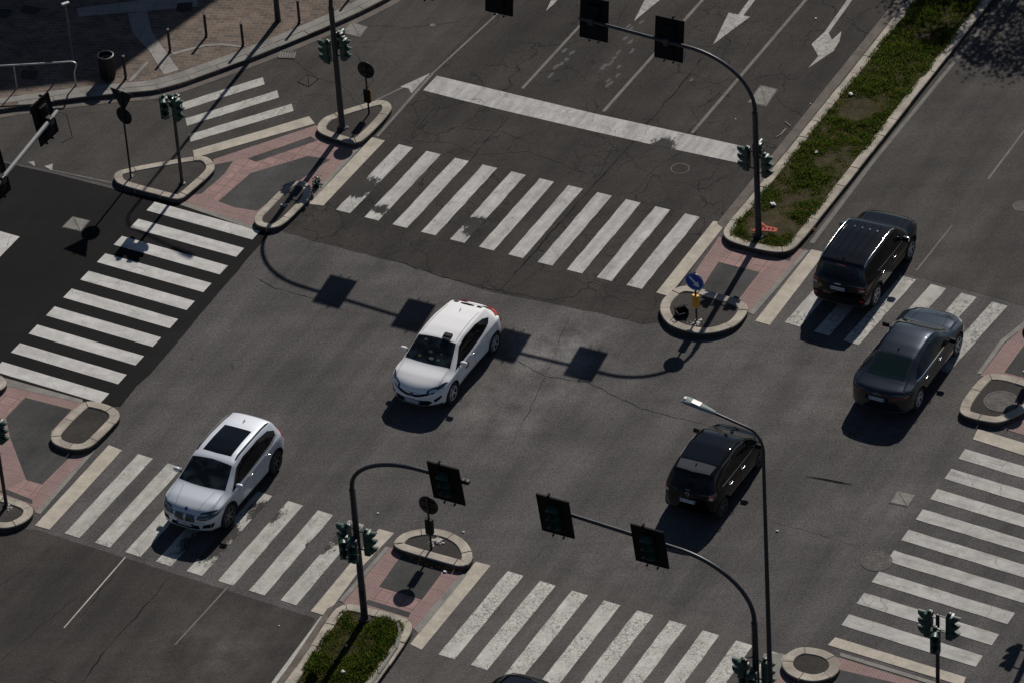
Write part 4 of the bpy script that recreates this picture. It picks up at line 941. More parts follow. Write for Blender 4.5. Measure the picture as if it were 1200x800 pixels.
# litter
rr = random.Random(21)
for i, (x, y, s, lb_) in enumerate([(997, 111, 0.09, 'white paper scrap on the grass of the long median'), (906, 240, 0.11, 'crumpled white paper on the bare soil near the tall mast'), (522, 670, 0.07, 'white crumpled cup among the dry leaves'), (402, 787, 0.08, 'pale litter on the short grassy median'), (911, 622, 0.05, 'white speck of litter right of the street lamp pole'),
        (443, 601, 0.04, 'white speck of litter beneath the bent mast arm'), (956, 22, 0.05, 'white speck of litter beside the turn arrow'), (543, 623, 0.04, 'speck of litter above the half-round island'), (327, 733, 0.03, 'white speck of litter on the lower left road'), (862, 140, 0.03, 'white speck of litter above the stop line'), (950, 122, 0.03, 'white speck in the lane left of the long median'), (406, 756, 0.05, 'second pale scrap on the short grassy median'), (957, 179, .08, 'light scrap low on the long median')]):
    zz = 0.2 if i in (0, 1, 3, 11, 12) else 0.01
    bm = bmesh.new(); bmesh.ops.create_icosphere(bm, subdivisions=2, radius=s*0.72)
    for v in bm.verts: v.co *= 1+0.7*mn.noise(v.co*16+Vector((i*3, 0, 0))); v.co.z = v.co.z*0.45+s*0.3
    me = bpy.data.meshes.new('litter'); bm.to_mesh(me); bm.free(); me.materials.append(M['litter']); o = bpy.data.objects.new('litter', me); COL.objects.link(o); o.location = G(x, y, zz); tag(o, lb_, 'litter')
for (pts, lb_) in (([(909, 161), (915, 158), (921, 151)], 'pale curled strip lying by the gutter of the long median'), ([(920, 143), (926, 148)], 'short pale strip by the gutter of the long median')):
    s = MB(); s.tube([G(x, y, 0.02) for x, y in pts], 0.018, 6); o = s.build('plastic_strip', M['kerb'], None, 50); tag(o, lb_, 'litter')
s = MB(); s.tube([G(x, y, 0.02) for x, y in ((944, 557.5), (955, 559), (970, 561.5), (985, 564.5), (999, 567))], [0.005, 0.011, 0.015, 0.014, 0.005], 6); tag(s.build('twig', M['tar'], None, 50), 'thin dark stick lying in the middle of the junction', 'stick')

# ------------------------------------------------------------------ what throws the large shadows: a building and a tree beyond the top edge
bh = 18.0
fp = [Vector(G2(x, y))-Vector((SV.x, SV.y))*bh for x, y in [(112, 108), (262, 1), (560, -226), (500, -520), (-500, -520), (-400, 150), (0, 116), (96, 104)]]
t = empty('building', (fp[0].x, fp[0].y, 0), 0, 'plain building beyond the top left corner whose shadow darkens the plaza', 'building')
b = MB(); b.prism([(p.x-fp[0].x, p.y-fp[0].y) for p in fp], 0, bh); b.build('walls', M['facade'], t)
wb = MB(); a, c = fp[0]-fp[0], fp[1]-fp[0]; d = (c-a).normalized(); nrm = Vector((d.y, -d.x)); ln = (fp[2]-fp[0]).length
for i in range(int(ln/2.6)):
    for k in range(5):
        p = d*(1.4+i*2.6)+nrm*0.02; wb.box((p.x, p.y, 2.2+k*3.3), (1.2, 0.08, 1.7), Matrix.Rotation(math.atan2(d.y, d.x), 3, 'Z'))
wb.build('windows', M['glass'], t)
# tree
rr = random.Random(12); tc = G(1182, 14)-SV*6.2
tree = empty('street_tree', (tc.x, tc.y, 0), 0, 'leafy tree beyond the top right corner whose shadow dapples the road', 'tree')
tk = MB(); tk.tube([(0, 0, 0), (0.05, 0, 1.5), (0.0, 0.1, 3.2), (0.1, 0.0, 5.0), (0.1, 0.1, 7)], [0.2, 0.16, 0.13, 0.09, 0.03], 10)
for i in range(9):
    a = i*2.4; h = 3.2+i*0.35; tk.tube([(0.05, 0.05, h), (0.9*math.cos(a), 0.9*math.sin(a), h+0.7), (1.9*math.cos(a), 1.9*math.sin(a), h+1.1)], [0.07, 0.05, 0.02], 6)
tk.build('trunk', M['wood'], tree, 50)
cr = MB()
for i in range(120):
    a, q = rr.uniform(0, 6.28), 3.6*math.sqrt(rr.random()); c = Vector((q*math.cos(a), q*math.sin(a), 6.2+rr.uniform(-1.6, 1.8)*(1-q/4.4)))
    for k in range(110):
        p = c+Vector((rr.gauss(0, .3), rr.gauss(0, .3), rr.gauss(0, .22))); u_ = Vector((rr.uniform(-1, 1), rr.uniform(-1, 1), rr.uniform(-.6, .6))).normalized()*0.075; v_ = u_.cross(Vector((rr.uniform(-.5, .5), rr.uniform(-.5, .5), 1))).normalized()*0.045
        cr.add([p-u_, p+v_, p+u_, p-v_], [(0, 1, 2, 3)])
cr.build('crown', plain('tree_leaves', (0.05, 0.09, 0.025), 0.6), tree)

# ------------------------------------------------------------------ cars
def smooth_interp(pts, xs, sig):
    pts = sorted(pts); X = np.array([p[0] for p in pts]); Y = np.array([p[1] for p in pts])
    if sig <= 0: return np.interp(xs, X, Y)
    k = np.linspace(-2.2, 2.2, 23); wgt = np.exp(-k**2/2); wgt /= wgt.sum(); out = np.zeros(len(xs))
    for kk, ww in zip(k, wgt): out += ww*np.interp(xs+kk*sig, X, Y)
    return out
class Car:
    """x forward, y left, z up; the origin lies on the ground under the middle"""
    def __init__(s, sp_):
        s.__dict__.update(sp_); H2 = s.L/2; s.W2 = s.W/2
    def params(s, x):
        x = np.atleast_1d(np.asarray(x, float)); H2 = s.L/2
        zt = smooth_interp(s.top, x, 0.055); zs = smooth_interp(s.belt, x, 0.10); wr = smooth_interp(s.roofw, x, 0.10); zb = smooth_interp(s.bot, x, 0.05)
        e = np.clip((H2-np.abs(x))/0.75, 0, 1); f = np.where(x > 0, s.nose_in, s.tail_in)
        w_ = s.W2*(1-f*(1-e)**2.4)*smooth_interp(s.plan, x, 0.1)
        zs = np.minimum(zs, zt-0.035)
        return zt, zs, wr, zb, w_
    def section(s, x):
        zt, zs, wr, zb, w_ = [float(q[0]) for q in s.params(x)]
        g = zt-zs; wr = min(wr, w_*0.93)
        E = (wr, zt-0.045-0.02*min(1, g/0.3)); S = (w_*0.965, zs); zc = 0.35
        hh = zs-zb
        pts = [(0, zb), (0.5*w_, zb), (0.86*w_, zb), (0.955*w_, zb+0.05), (0.985*w_, zb+0.24*hh), (0.992*w_, zb+0.42*hh), (w_, zb+0.62*hh), (0.998*w_, zb+0.78*hh), (0.990*w_, zb+0.90*hh), (0.982*w_, zb+0.97*hh), S]
        for t_, bl in ((0.12, 0.004), (0.35, 0.014), (0.65, 0.014), (0.88, 0.006)):
            pts.append((S[0]+(E[0]-S[0])*t_+bl*min(1, g/0.3), S[1]+(E[1]-S[1])*t_))
        zt2 = zt
        pts += [E, (wr*0.965, E[1]+(zt2-E[1])*0.38), (wr*0.90, E[1]+(zt2-E[1])*0.62), (wr*0.72, E[1]+(zt2-E[1])*0.82), (wr*0.45, E[1]+(zt2-E[1])*0.95), (wr*0.2, zt2-0.001), (0, zt2)]
        return pts
    def build_body(s, mat):
        H2 = s.L/2; n = 96; t_ = np.linspace(-1, 1, n); xs = H2*(0.82*t_+0.18*np.sign(t_)*(1-(1-np.abs(t_))**3)); xs[0] = -H2; xs[-1] = H2
        rings = []
        for x in xs:
            P = s.section(x); e = (H2-abs(x)); sg = 1 if x > 0 else -1
            zm = 0.5*(P[0][1]+P[-1][1]); k = 1.0
            if e < 0.10: k = 0.88+0.12*math.sqrt(max(0, 1-(1-e/0.10)**2))
            fade = max(0, 1-e/0.9)**1.3; w0 = P[6][0]
            R1 = []
            for (y, z) in P:
                z2 = zm+(z-zm)*k; yy = y*(0.97+0.03*k)
                xx = x-sg*fade*s.curve*(abs(y)/max(.1, w0))**2.6
                zl = (z2-s.bump_z)/0.5; xx -= sg*max(0, 1-e/0.35)*s.fascia*zl*zl
                R1.append((xx, yy, z2))
            rings.append(R1)
        m_ = len(rings[0]); ring_full = []
        for R1 in rings: ring_full.append(R1+[(x, -y, z) for (x, y, z) in R1[-2:0:-1]])
        k = len(ring_full[0]); V = [p for r in ring_full for p in r]
        fs = [(i*k+j, (i+1)*k+j, (i+1)*k+(j+1) % k, i*k+(j+1) % k) for i in range(len(xs)-1) for j in range(k)]
        nc = 8                                             # the two end caps are grids that bulge with the bumper
        for (ri, sg) in ((0, -1), (len(xs)-1, 1)):
            R1 = rings[ri]; w0 = s.section(xs[ri])[6][0]; rows = []
            for j in range(m_):
                if j in (0, m_-1): rows.append([ri*k+j]); continue
                x, y, z = R1[j]; row = [ri*k+j]; x0_ = x+sg*s.curve*(abs(s.section(xs[ri])[j][0])/max(.1, w0))**2.6
                for q in range(1, nc):
                    yy = y*(1-2*q/nc); row.append(len(V)); V.append((x0_-sg*s.curve*(abs(yy)/max(.1, w0))**2.6, yy, z))
                row.append(ri*k+(k-j)); rows.append(row)
            for a_, b_ in zip(rows, rows[1:]):
                if len(a_) == 1: fs += [(a_[0], b_[q], b_[q+1]) for q in range(nc)]
                elif len(b_) == 1: fs += [(b_[0], a_[q], a_[q+1]) for q in range(nc)]
                else: fs += [(a_[q], a_[q+1], b_[q+1], b_[q]) for q in range(nc)]
        me = bpy.data.meshes.new('body'); me.from_pydata(V, [], fs); me.materials.append(mat); me.materials.append(M['well'])
        bm = bmesh.new(); bm.from_mesh(me); bmesh.ops.recalc_face_normals(bm, faces=bm.faces); bm.to_mesh(me)
        s.bvh = BVHTree.FromBMesh(bm); bm.free()
        o = bpy.data.objects.new('body', me); COL.objects.link(o)
        # wheel arches
        cm_ = MB()
        for x in s.axles:
            for sg in (-1, 1): cm_.cone((x, sg*(s.W2-0.30), s.R-0.01), (x, sg*(s.W2+0.3), s.R-0.01), s.R+0.055, s.R+0.055, 40)
        cut = cm_.build('cutter', M['well'])
        md = o.modifiers.new('b', 'BOOLEAN'); md.operation = 'DIFFERENCE'; md.solver = 'EXACT'; md.object = cut; md.use_self = False
        try: md.material_mode = 'TRANSFER'
        except Exception: pass
        dg = bpy.context.evaluated_depsgraph_get(); ev = o.evaluated_get(dg); nm = bpy.data.meshes.new_from_object(ev)
        o.modifiers.clear(); o.data = nm
        bpy.data.objects.remove(cut, do_unlink=True)
        nm.polygons.foreach_set('use_smooth', [True]*len(nm.polygons)); nm.set_sharp_from_angle(angle=R_(40))
        o.parent = s.root; s.body = o; return o
    def ray(s, plane, a, b):
        if plane == 'L': o_, d = Vector((a, 3, b)), Vector((0, -1, 0))
        elif plane == 'R': o_, d = Vector((a, -3, b)), Vector((0, 1, 0))
        elif plane == 'T': o_, d = Vector((a, b, 4)), Vector((0, 0, -1))
        elif plane == 'F': o_, d = Vector((4, a, b)), Vector((-1, 0, 0))
        elif plane == 'B': o_, d = Vector((-4, a, b)), Vector((1, 0, 0))
        elif plane == 'TB': o_, d = Vector((-3, a, b+3)), Vector((1, 0, -1)).normalized()
        h = s.bvh.ray_cast(o_, d); return h[0], h[1]
    def patch(s, name, plane, poly, mat, off=0.004, parent=None, step=0.05, rnd_=0, edge=True, cell=None):
        """a thin panel whose outline lies in a projection plane, wrapped on to the body"""
        P = [Vector((p[0], p[1])) for p in poly]
        if rnd_: P = chaikin(P, rnd_)
        bm = bmesh.new(); vs_ = [bm.verts.new((p.x, p.y, 0)) for p in P]; bm.faces.new(vs_)
        xs = [p.x for p in P]; ys = [p.y for p in P]
        for (mn_, mx, ax) in ((min(xs), max(xs), 0), (min(ys), max(ys), 1)):
            q = mn_+step
            while q < mx:
                co = [0, 0, 0]; no = [0, 0, 0]; co[ax] = q; no[ax] = 1
                bmesh.ops.bisect_plane(bm, geom=bm.verts[:]+bm.edges[:]+bm.faces[:], plane_co=co, plane_no=no, dist=1e-5); q += step
        bmesh.ops.triangulate(bm, faces=[f for f in bm.faces if len(f.verts) > 4])
        bad = []; nr = {}
        for v in bm.verts:
            h, nn = s.ray(plane, v.co.x, v.co.y)
            if h is None: bad.append(v); continue
            v.co = h+nn*off; nr[v] = nn.copy()
        if bad: bmesh.ops.delete(bm, geom=bad, context='VERTS')
        bnd = [e for e in bm.edges if e.is_boundary]
        if edge and bnd:
            vn = {v: nr.get(v) for e in bnd for v in e.verts}
            r = bmesh.ops.extrude_edge_only(bm, edges=bnd); nv = [g for g in r['geom'] if isinstance(g, bmesh.types.BMVert)]
            kd = {tuple(round(c, 6) for c in v.co): n_ for v, n_ in vn.items()}
            for v in nv:
                n_ = kd.get(tuple(round(c, 6) for c in v.co))
                if n_ is not None: v.co -= n_*(off+0.004)
        bmesh.ops.recalc_face_normals(bm, faces=bm.faces)
        me = bpy.data.meshes.new(name); bm.to_mesh(me); bm.free(); me.materials.append(mat)
        me.polygons.foreach_set('use_smooth', [True]*len(me.polygons)); me.set_sharp_from_angle(angle=R_(50))
        o = bpy.data.objects.new(name, me); COL.objects.link(o); o.parent = parent or s.root; return o
    def line(s, mb, plane, pts, wd=0.008, off=0.001):
        """flat dark seam on the skin"""
        Q = []
        for a, b in zip(pts, pts[1:]):
            n_ = max(1, int(math.hypot(b[0]-a[0], b[1]-a[1])/0.05))
            for i in range(n_): Q.append((a[0]+(b[0]-a[0])*i/n_, a[1]+(b[1]-a[1])*i/n_))
        Q.append(pts[-1]); H = [s.ray(plane, *q) for q in Q]; H = [h for h in H if h[0] is not None]
        pr = None
        for i, (p, nn) in enumerate(H):
            a = H[max(0, i-1)][0]; b = H[min(len(H)-1, i+1)][0]; t_ = (b-a); 
            if t_.length < 1e-6: continue
            sd = t_.normalized().cross(nn)*wd/2; c = (p+nn*off+sd, p+nn*off-sd)
            if pr: mb.add([pr[0], c[0], c[1], pr[1]], [(0, 1, 2, 3)])
            pr = c
    def pz(s, x, f):
        """height on the glasshouse: f 0 at the shoulder, 1 at the roof edge"""
        zt, zs, wr, zb, w_ = [float(q[0]) for q in s.params(x)]; g = zt-zs
        return zs+(zt-0.045-0.02*min(1, g/0.3)-zs)*f
    def py(s, x, f):
        zt, zs, wr, zb, w_ = [float(q[0]) for q in s.params(x)]; return f*min(wr, w_*0.93)
    def wheel(s, x, sg, rimmat='rim', spokes=5):
        R = s.R; yo = sg*(s.W2-0.015); wd = 0.22; root = s.root
        m4 = Matrix.Translation((x, yo-sg*wd/2, R)) @ Matrix.Rotation(-sg*math.pi/2, 4, 'X')
        h = wd/2
        tp = [(R*0.60, -h), (R*0.93, -h), (R*0.985, -h+0.02), (R, -h+0.045), (R, h-0.045), (R*0.985, h-0.02), (R*0.93, h), (R*0.66, h-0.004), (R*0.65, h-0.02), (R*0.60, -h)]
        ty = MB().lathe(tp, m4, 40, caps=False).build('wheel', M['tyre'], root, 35)
        rm = MB(); rm.lathe([(R*0.655, h-0.012), (R*0.64, h-0.004), (R*0.60, h-0.012), (R*0.60, h-0.10), (0.02, h-0.10)], m4, 40, caps=False)
        rim = rm.build('brake_dish', M['well'], ty, 35)
        sk = MB(); sk.lathe([(R*0.657, h-0.02), (R*0.657, h-0.001), (R*0.60, h-0.001), (R*0.59, h-0.03)], m4, 40, caps=False); sk.lathe([(R*0.14, h-0.06), (R*0.14, h-0.018), (0.005, h-0.012)], m4, 16)
        for i in range(spokes):
            a = 2*math.pi*i/spokes+x; loc = m4 @ Matrix.Rotation(a, 4, 'Z')
            V = [loc @ Vector(p) for p in ((0.02, -R*0.10, h-0.02), (R*0.62, -R*0.085, h-0.010), (R*0.62, R*0.085, h-0.010), (0.02, R*0.10, h-0.02), (0.02, -R*0.10, h-0.06), (R*0.62, -R*0.085, h-0.05), (R*0.62, R*0.085, h-0.05), (0.02, R*0.10, h-0.06))]
            sk.add(V, [(0, 1, 2, 3), (4, 5, 6, 7), (0, 1, 5, 4), (2, 3, 7, 6), (1, 2, 6, 5)])
        sk.build('rim', M[rimmat], ty, 40)
    def mirror(s, x, sg, mat, z=None, size=(0.13, 0.20, 0.14)):
        zt, zs, wr, zb, w_ = [float(q[0]) for q in s.params(x)]; z = z or zs+0.09
        m_ = MB(); bm = bmesh.new(); bmesh.ops.create_icosphere(bm, subdivisions=3, radius=1)
        for v in bm.verts:
            v.co = Vector([math.copysign(abs(c)**0.7, c) for c in v.co]); v.co.x *= size[0]*0.55*(1.0 if v.co.x > 0 else 0.55); v.co.y *= size[1]*0.55; v.co.z *= size[2]*0.5
            v.co += Vector((x, sg*(w_*0.97+0.13), z))
        bm.verts.index_update(); m_.add([v.co.copy() for v in bm.verts], [tuple(v.index for v in f.verts) for f in bm.faces]); bm.free()
        o = m_.build('side_mirror', mat, s.root, 60)
        a_ = MB(); a_.cone((x, sg*(w_*0.93), z-0.06), (x, sg*(w_*0.97+0.08), z-0.035), 0.03, 0.025, 8); a_.build('mirror_arm', M['black'], o, 50)
        g_ = MB(); g_.box((x-size[0]*0.32, sg*(w_*0.97+0.13), z), (0.01, size[1]*0.85, size[2]*0.75)); g_.build('mirror_glass', M['glass'], o)
    def handle(s, x, z, sg, mat):
        h, n_ = s.ray('L' if sg > 0 else 'R', x, z)
        b = MB(); 
        if h is None: return
        b.tube([h+Vector((0.09, sg*0.004, 0)), h+Vector((0.06, sg*0.035, 0)), h+Vector((-0.06, sg*0.035, 0)), h+Vector((-0.09, sg*0.004, 0))], 0.012, 8); b.build('door_handle', mat, s.root, 60)
    def plate(s, plane, z, wd=0.52, hh=0.11, y0=0.0):
        p = s.patch('number_plate', plane, [(-wd/2+y0, z-hh/2), (wd/2+y0, z-hh/2), (wd/2+y0, z+hh/2), (-wd/2+y0, z+hh/2)], M['plate'], 0.014)
        for sg in (-1, 1): s.patch('blue_band', plane, [(y0+sg*wd/2, z-hh/2+.002), (y0+sg*(wd/2-0.045), z-hh/2+.002), (y0+sg*(wd/2-0.045), z+hh/2-.002), (y0+sg*wd/2, z+hh/2-.002)], M['plate_blue'], 0.017, p)
        mk = MB(); rr = random.Random(int(z*1000)); y = -wd/2+0.075
        for i in range(7):
            yy = y+i*0.055+(0.02 if i > 1 else 0)+(0.02 if i > 4 else 0)
            s.line(mk, plane, [(y0+yy, z-0.035), (y0+yy+rr.uniform(-.008, .01), z+0.035)], 0.012, 0.017)
            s.line(mk, plane, [(y0+yy-0.012, z+rr.choice((-.03, 0, .03))), (y0+yy+0.02, z+rr.choice((-.03, 0, .03)))], 0.010, 0.0172)
        mk.build('plate_marks', M['ink'], p)
def place(car, near_rear, near_front, side, ang):
    """near_*: pixels where the near-side tyres touch the road; side +1 if the near side is the car's left"""
    a = G(*near_rear); b = G(*near_front); mid = (a+b)/2; h = Vector((math.cos(ang), math.sin(ang), 0)); left = Vector((-h.y, h.x, 0))
    ax = (car.axles[0]+car.axles[1])/2
    c = mid-left*side*(car.W2-0.02)-h*ax
    car.root.location = (c.x, c.y, 0.012); car.root.rotation_euler = (0, 0, ang)
def carpaint(name, base, rough=0.28, metal=0.0, coat=1.0):
    m = plain(name, base, max(rough, 0.5), metal, coat, 0.0, coat_rough=0.02); m.node_tree.nodes['Principled BSDF'].inputs['Coat IOR'].default_value = 1.6; return m

def side_window(c, pts, mat, name='side_window', off=0.004, **k):
    for sg, pl in ((1, 'L'), (-1, 'R')): c.patch(name, pl, [(x, c.pz(x, f)) for x, f in pts], mat, off, **k)
def shut_lines(c, lines, mat=None, hood=None):
    for pl, pts in [(pl, p) for pl in ('L', 'R') for p in lines]+[('T', p) for p in (hood or [])]+[('T', [(x, -y) for x, y in p]) for p in (hood or [])]:
        mb = MB(); c.line(mb, pl, pts, 0.010); mb.build('shut_line', mat or M['well'], c.root)
def arch_trim(c, w=0.06, mat=None):
    for x in c.axles:
        for pl in ('L', 'R'):
            R1, R2 = c.R+0.052, c.R+0.052+w; n_ = 22; a0 = R_(-12)
            P = [(x+R1*math.cos(a0+(math.pi-2*a0)*i/n_), c.R-.01+R1*math.sin(a0+(math.pi-2*a0)*i/n_)) for i in range(n_+1)]
            P += [(x+R2*math.cos(a0+(math.pi-2*a0)*(n_-i)/n_), c.R-.01+R2*math.sin(a0+(math.pi-2*a0)*(n_-i)/n_)) for i in range(n_+1)]
            c.patch('arch_trim', pl, P, mat or M['black'], 0.008)
def rails(c, x0, x1, yf, mat, lift=0.045, r=0.016):
    for sg in (-1, 1):
        P = []; n_ = 12
        for i in range(n_+1):
            x = x0+(x1-x0)*i/n_; h, nn = c.ray('T', x, sg*c.py(x, yf)); P.append(h+Vector((0, 0, lift if 0 < i < n_ else 0.0)))
        m_ = MB(); m_.tube(P, r, 8); m_.build('roof_rail', mat, c.root, 60)
def fin(c, x, mat):
    h, _ = c.ray('T', x, 0); b = MB(); b.add([h+Vector(p) for p in ((0.09, 0.012, 0), (-0.07, 0.02, -0.01), (-0.07, -0.02, -0.01), (0.09, -0.012, 0), (-0.075, 0, 0.075))], [(0, 1, 2, 3), (0, 1, 4), (1, 2, 4), (2, 3, 4), (3, 0, 4)]); b.build('roof_antenna', mat, c.root)

def base_spec(**k):
    d = dict(nose_in=0.16, tail_in=0.12, curve=0.16, fascia=0.06, bump_z=0.5, plan=[(-3, 1), (3, 1)], R=0.335); d.update(k); return d

# --- white crossover, coming towards the camera
c = Car(base_spec(L=4.36, W=1.80, R=0.345, axles=(-1.34, 1.29), curve=0.24, nose_in=0.20, tail_in=0.16, fascia=0.05,
    top=[(-2.18, 0.86), (-2.13, 1.06), (-2.02, 1.10), (-1.88, 1.12), (-1.62, 1.34), (-1.52, 1.425), (-1.2, 1.485), (-0.6, 1.545), (0.0, 1.55), (0.42, 1.50), (0.75, 1.32), (1.17, 1.075), (1.30, 1.035), (1.65, 0.975), (1.95, 0.87), (2.10, 0.77), (2.18, 0.66)],
    belt=[(-2.18, 0.80), (-2.0, 1.0), (-1.6, 1.06), (-1.0, 1.02), (0, 0.95), (1.0, 0.92), (1.5, 0.88), (1.9, 0.78), (2.18, 0.62)],
    roofw=[(-2.18, 0.62), (-1.8, 0.60), (-1.3, 0.585), (-0.5, 0.635), (0.3, 0.635), (0.6, 0.66), (1.1, 0.75), (1.6, 0.72), (2.18, 0.62)],
    bot=[(-2.18, 0.36), (-1.8, 0.24), (1.8, 0.22), (2.18, 0.30)],
    plan=[(-2.2, 1.0), (-1.35, 1.0), (-0.6, 0.96), (0.4, 0.955), (1.25, 1.0), (2.2, 1.0)]))
c.root = empty('parked_car', (0, 0, 0), 0, 'white crossover with a black roof box, driving through the middle of the junction', 'car'); c.root.name = 'crossover_car'
white = carpaint('paint_white', (0.78, 0.78, 0.79), 0.3); c.build_body(white)
c.patch('windshield', 'T', [(1.13, c.py(1.13, 0.99)), (1.17, 0.3), (1.18, 0), (1.17, -0.3), (1.13, -c.py(1.13, 0.99)), (0.46, -c.py(0.46, 0.94)), (0.43, 0), (0.46, c.py(0.46, 0.94))], M['shield'])
side_window(c, [(1.02, 0.10), (0.72, 0.55), (0.42, 0.86), (0.0, 0.92), (-0.6, 0.90), (-1.05, 0.78), (-1.32, 0.56), (-1.15, 0.30), (-0.7, 0.12), (0.0, 0.06)], M['glass'])
c.patch('rear_window', 'T', [(-1.60, 0.52), (-1.60, -0.52), (-1.89, -0.56), (-1.89, 0.56)], M['glass'])
# roof spoiler with its three slots
for (y0, y1) in ((-0.46, -0.30), (-0.22, 0.22), (0.30, 0.46)): c.patch('spoiler_slot', 'T', [(-1.36-0.03*abs(y0+y1), y0), (-1.36-0.03*abs(y0+y1), y1), (-1.48-0.03*abs(y0+y1), y1), (-1.48-0.03*abs(y0+y1), y0)], M['well'], 0.003, rnd_=1)
for sg, pl in ((1, 'L'), (-1, 'R')):
    hl = c.patch('headlight', 'T', [(2.12, sg*0.42), (1.98, sg*0.62), (1.72, sg*0.80), (1.50, sg*0.865), (1.56, sg*0.80), (1.80, sg*0.66), (2.00, sg*0.44)], M['lamp_smoke'], 0.006, step=0.03)
    c.patch('lens_inner', 'T', [(2.05, sg*0.50), (1.92, sg*0.66), (1.84, sg*0.72), (1.86, sg*0.66), (1.98, sg*0.50)], M['lamp_clear'], 0.010, hl, step=0.03)
    c.patch('fog_vent', 'F', [(sg*0.62, 0.50), (sg*0.80, 0.62), (sg*0.80, 0.54), (sg*0.66, 0.42)], M['well'], 0.004, step=0.03)
    tl = c.patch('tail_light', pl, [(-1.62, 1.12), (-1.90, 1.13), (-2.10, 1.04), (-2.17, 0.86), (-2.02, 0.84), (-1.86, 0.98)], M['red_lamp'], 0.028, step=0.03)
    c.patch('tail_lip', 'T', [(-1.80, sg*0.70), (-1.80, sg*0.84), (-2.04, sg*0.80), (-2.08, sg*0.60), (-2.00, sg*0.60)], M['red_lamp'], 0.028, step=0.03)
    c.mirror(0.72, sg, white, 1.03); c.handle(0.02, 0.86, sg, M['chrome'])
    c.patch('roof_seam', 'T', [(0.35, sg*c.py(0.35, .86)), (0.35, sg*c.py(0.35, .88)), (-1.15, sg*c.py(-1.15, .86)), (-1.15, sg*c.py(-1.15, .84))], M['well'], 0.002)
    c.patch('sill_trim', pl, [(-0.95, 0.24), (0.9, 0.24), (0.9, 0.33), (-0.95, 0.33)], M['black'], 0.006)
c.patch('grille', 'F', [(-0.56, 0.70), (-0.16, 0.60), (0.16, 0.60), (0.56, 0.70), (0.56, 0.725), (0.14, 0.67), (-0.14, 0.67), (-0.56, 0.725)], M['well'], 0.006, step=0.03)
c.patch('lower_grille', 'F', [(-0.60, 0.44), (-0.48, 0.33), (0.48, 0.33), (0.60, 0.44), (0.5, 0.50), (-0.5, 0.50)], M['black'], 0.006)
c.patch('bumper_lip', 'F', [(-0.8, 0.30), (0.8, 0.30), (0.8, 0.345), (-0.8, 0.345)], M['black'], 0.008)
c.patch('emblem', 'F', [(0.07*math.cos(a*0.5236), 0.655+0.045*math.sin(a*0.5236)) for a in range(12)], M['rim_dark'], 0.010)
c.plate('F', 0.425)
for x in c.axles:
    for sg in (-1, 1): c.wheel(x, sg, 'rim', 5)
h_, _ = c.ray('T', 0.28, 0.27); b = MB(); b.box(h_+Vector((0.02, 0, 0.035)), (0.16, 0.25, 0.08), Matrix.Rotation(R_(4), 3, 'Y'), bev=0.015); bx = b.build('roof_box', M['black'], c.root)
b = MB(); b.box(h_+Vector((0.13, 0, 0.02)), (0.10, 0.25, 0.03), Matrix.Rotation(R_(16), 3, 'Y'), bev=0.008); b.build('box_bracket', M['rim_dark'], bx)
fin(c, -0.95, white)
c.patch('door_sticker', 'L', [(0.46, 0.62), (0.24, 0.60), (0.26, 0.76), (0.44, 0.80)], plain('orange_sticker', (0.35, 0.07, 0.03), 0.5, var=0.4, scale=14), 0.005)
for (x, y, s, m_) in ((1.02, 0.30, 0.05, (0.10, 0.30, 0.42)), (1.02, 0.08, 0.07, (0.32, 0.34, 0.36)), (0.85, -0.02, 0.06, (0.16, 0.15, 0.13)), (1.02, -0.30, 0.05, (0.30, 0.24, 0.10)), (0.56, -0.32, 0.04, (0.30, 0.31, 0.30)), (0.85, 0.33, 0.04, (0.14, 0.13, 0.12))):
    c.patch('windshield_item', 'T', [(x-s*.6, y-s), (x-s*.6, y+s), (x+s*.6, y+s*1.1), (x+s*.5, y-s*1.2)], plain('card', tuple(q*0.38 for q in m_), 0.5), 0.0055, step=0.04, rnd_=1)
shut_lines(c, [[(1.02, 0.95), (1.0, 0.60), (0.92, 0.36)], [(0.02-0.12, 0.98), (-0.14, 0.6), (-0.20, 0.35)], [(0.95, 0.36), (-0.9, 0.36)], [(-0.95, 1.0), (-0.92, 0.7), (-1.0, 0.55)]], M['rim_dark'], [[(1.25, 0.70), (1.75, 0.70), (2.02, 0.56), (2.12, 0.3), (2.14, 0)]])
place(c, (582, 413), (531.5, 472.5), 1, R_(60.6-180)); TOY = c

# --- silver SUV with a glass roof
c = Car(base_spec(L=4.44, W=1.82, R=0.355, axles=(-1.38, 1.29), curve=0.17, nose_in=0.17, tail_in=0.14, fascia=0.04,
    top=[(-2.22, 0.88), (-2.16, 1.02), (-2.05, 1.12), (-1.78, 1.46), (-1.70, 1.50), (-1.2, 1.575), (-0.4, 1.60), (0.1, 1.58), (0.45, 1.52), (0.8, 1.32), (1.22, 1.10), (1.35, 1.075), (1.75, 1.02), (2.05, 0.93), (2.16, 0.84), (2.22, 0.70)],
    belt=[(-2.22, 0.82), (-2.0, 1.02), (-1.5, 1.06), (0, 0.99), (1.2, 0.95), (1.8, 0.90), (2.1, 0.82), (2.22, 0.66)],
    roofw=[(-2.22, 0.68), (-1.9, 0.63), (-1.5, 0.635), (-0.5, 0.665), (0.3, 0.66), (0.7, 0.69), (1.15, 0.77), (1.7, 0.74), (2.22, 0.66)],
    bot=[(-2.22, 0.36), (-1.8, 0.24), (1.8, 0.23), (2.22, 0.32)]))
c.root = empty('suv_car', (0, 0, 0), 0, 'silver SUV with a dark glass roof driving over the left crossing', 'car')
silver = carpaint('paint_silver', (0.54, 0.57, 0.62), 0.5, 0.25); c.build_body(silver)
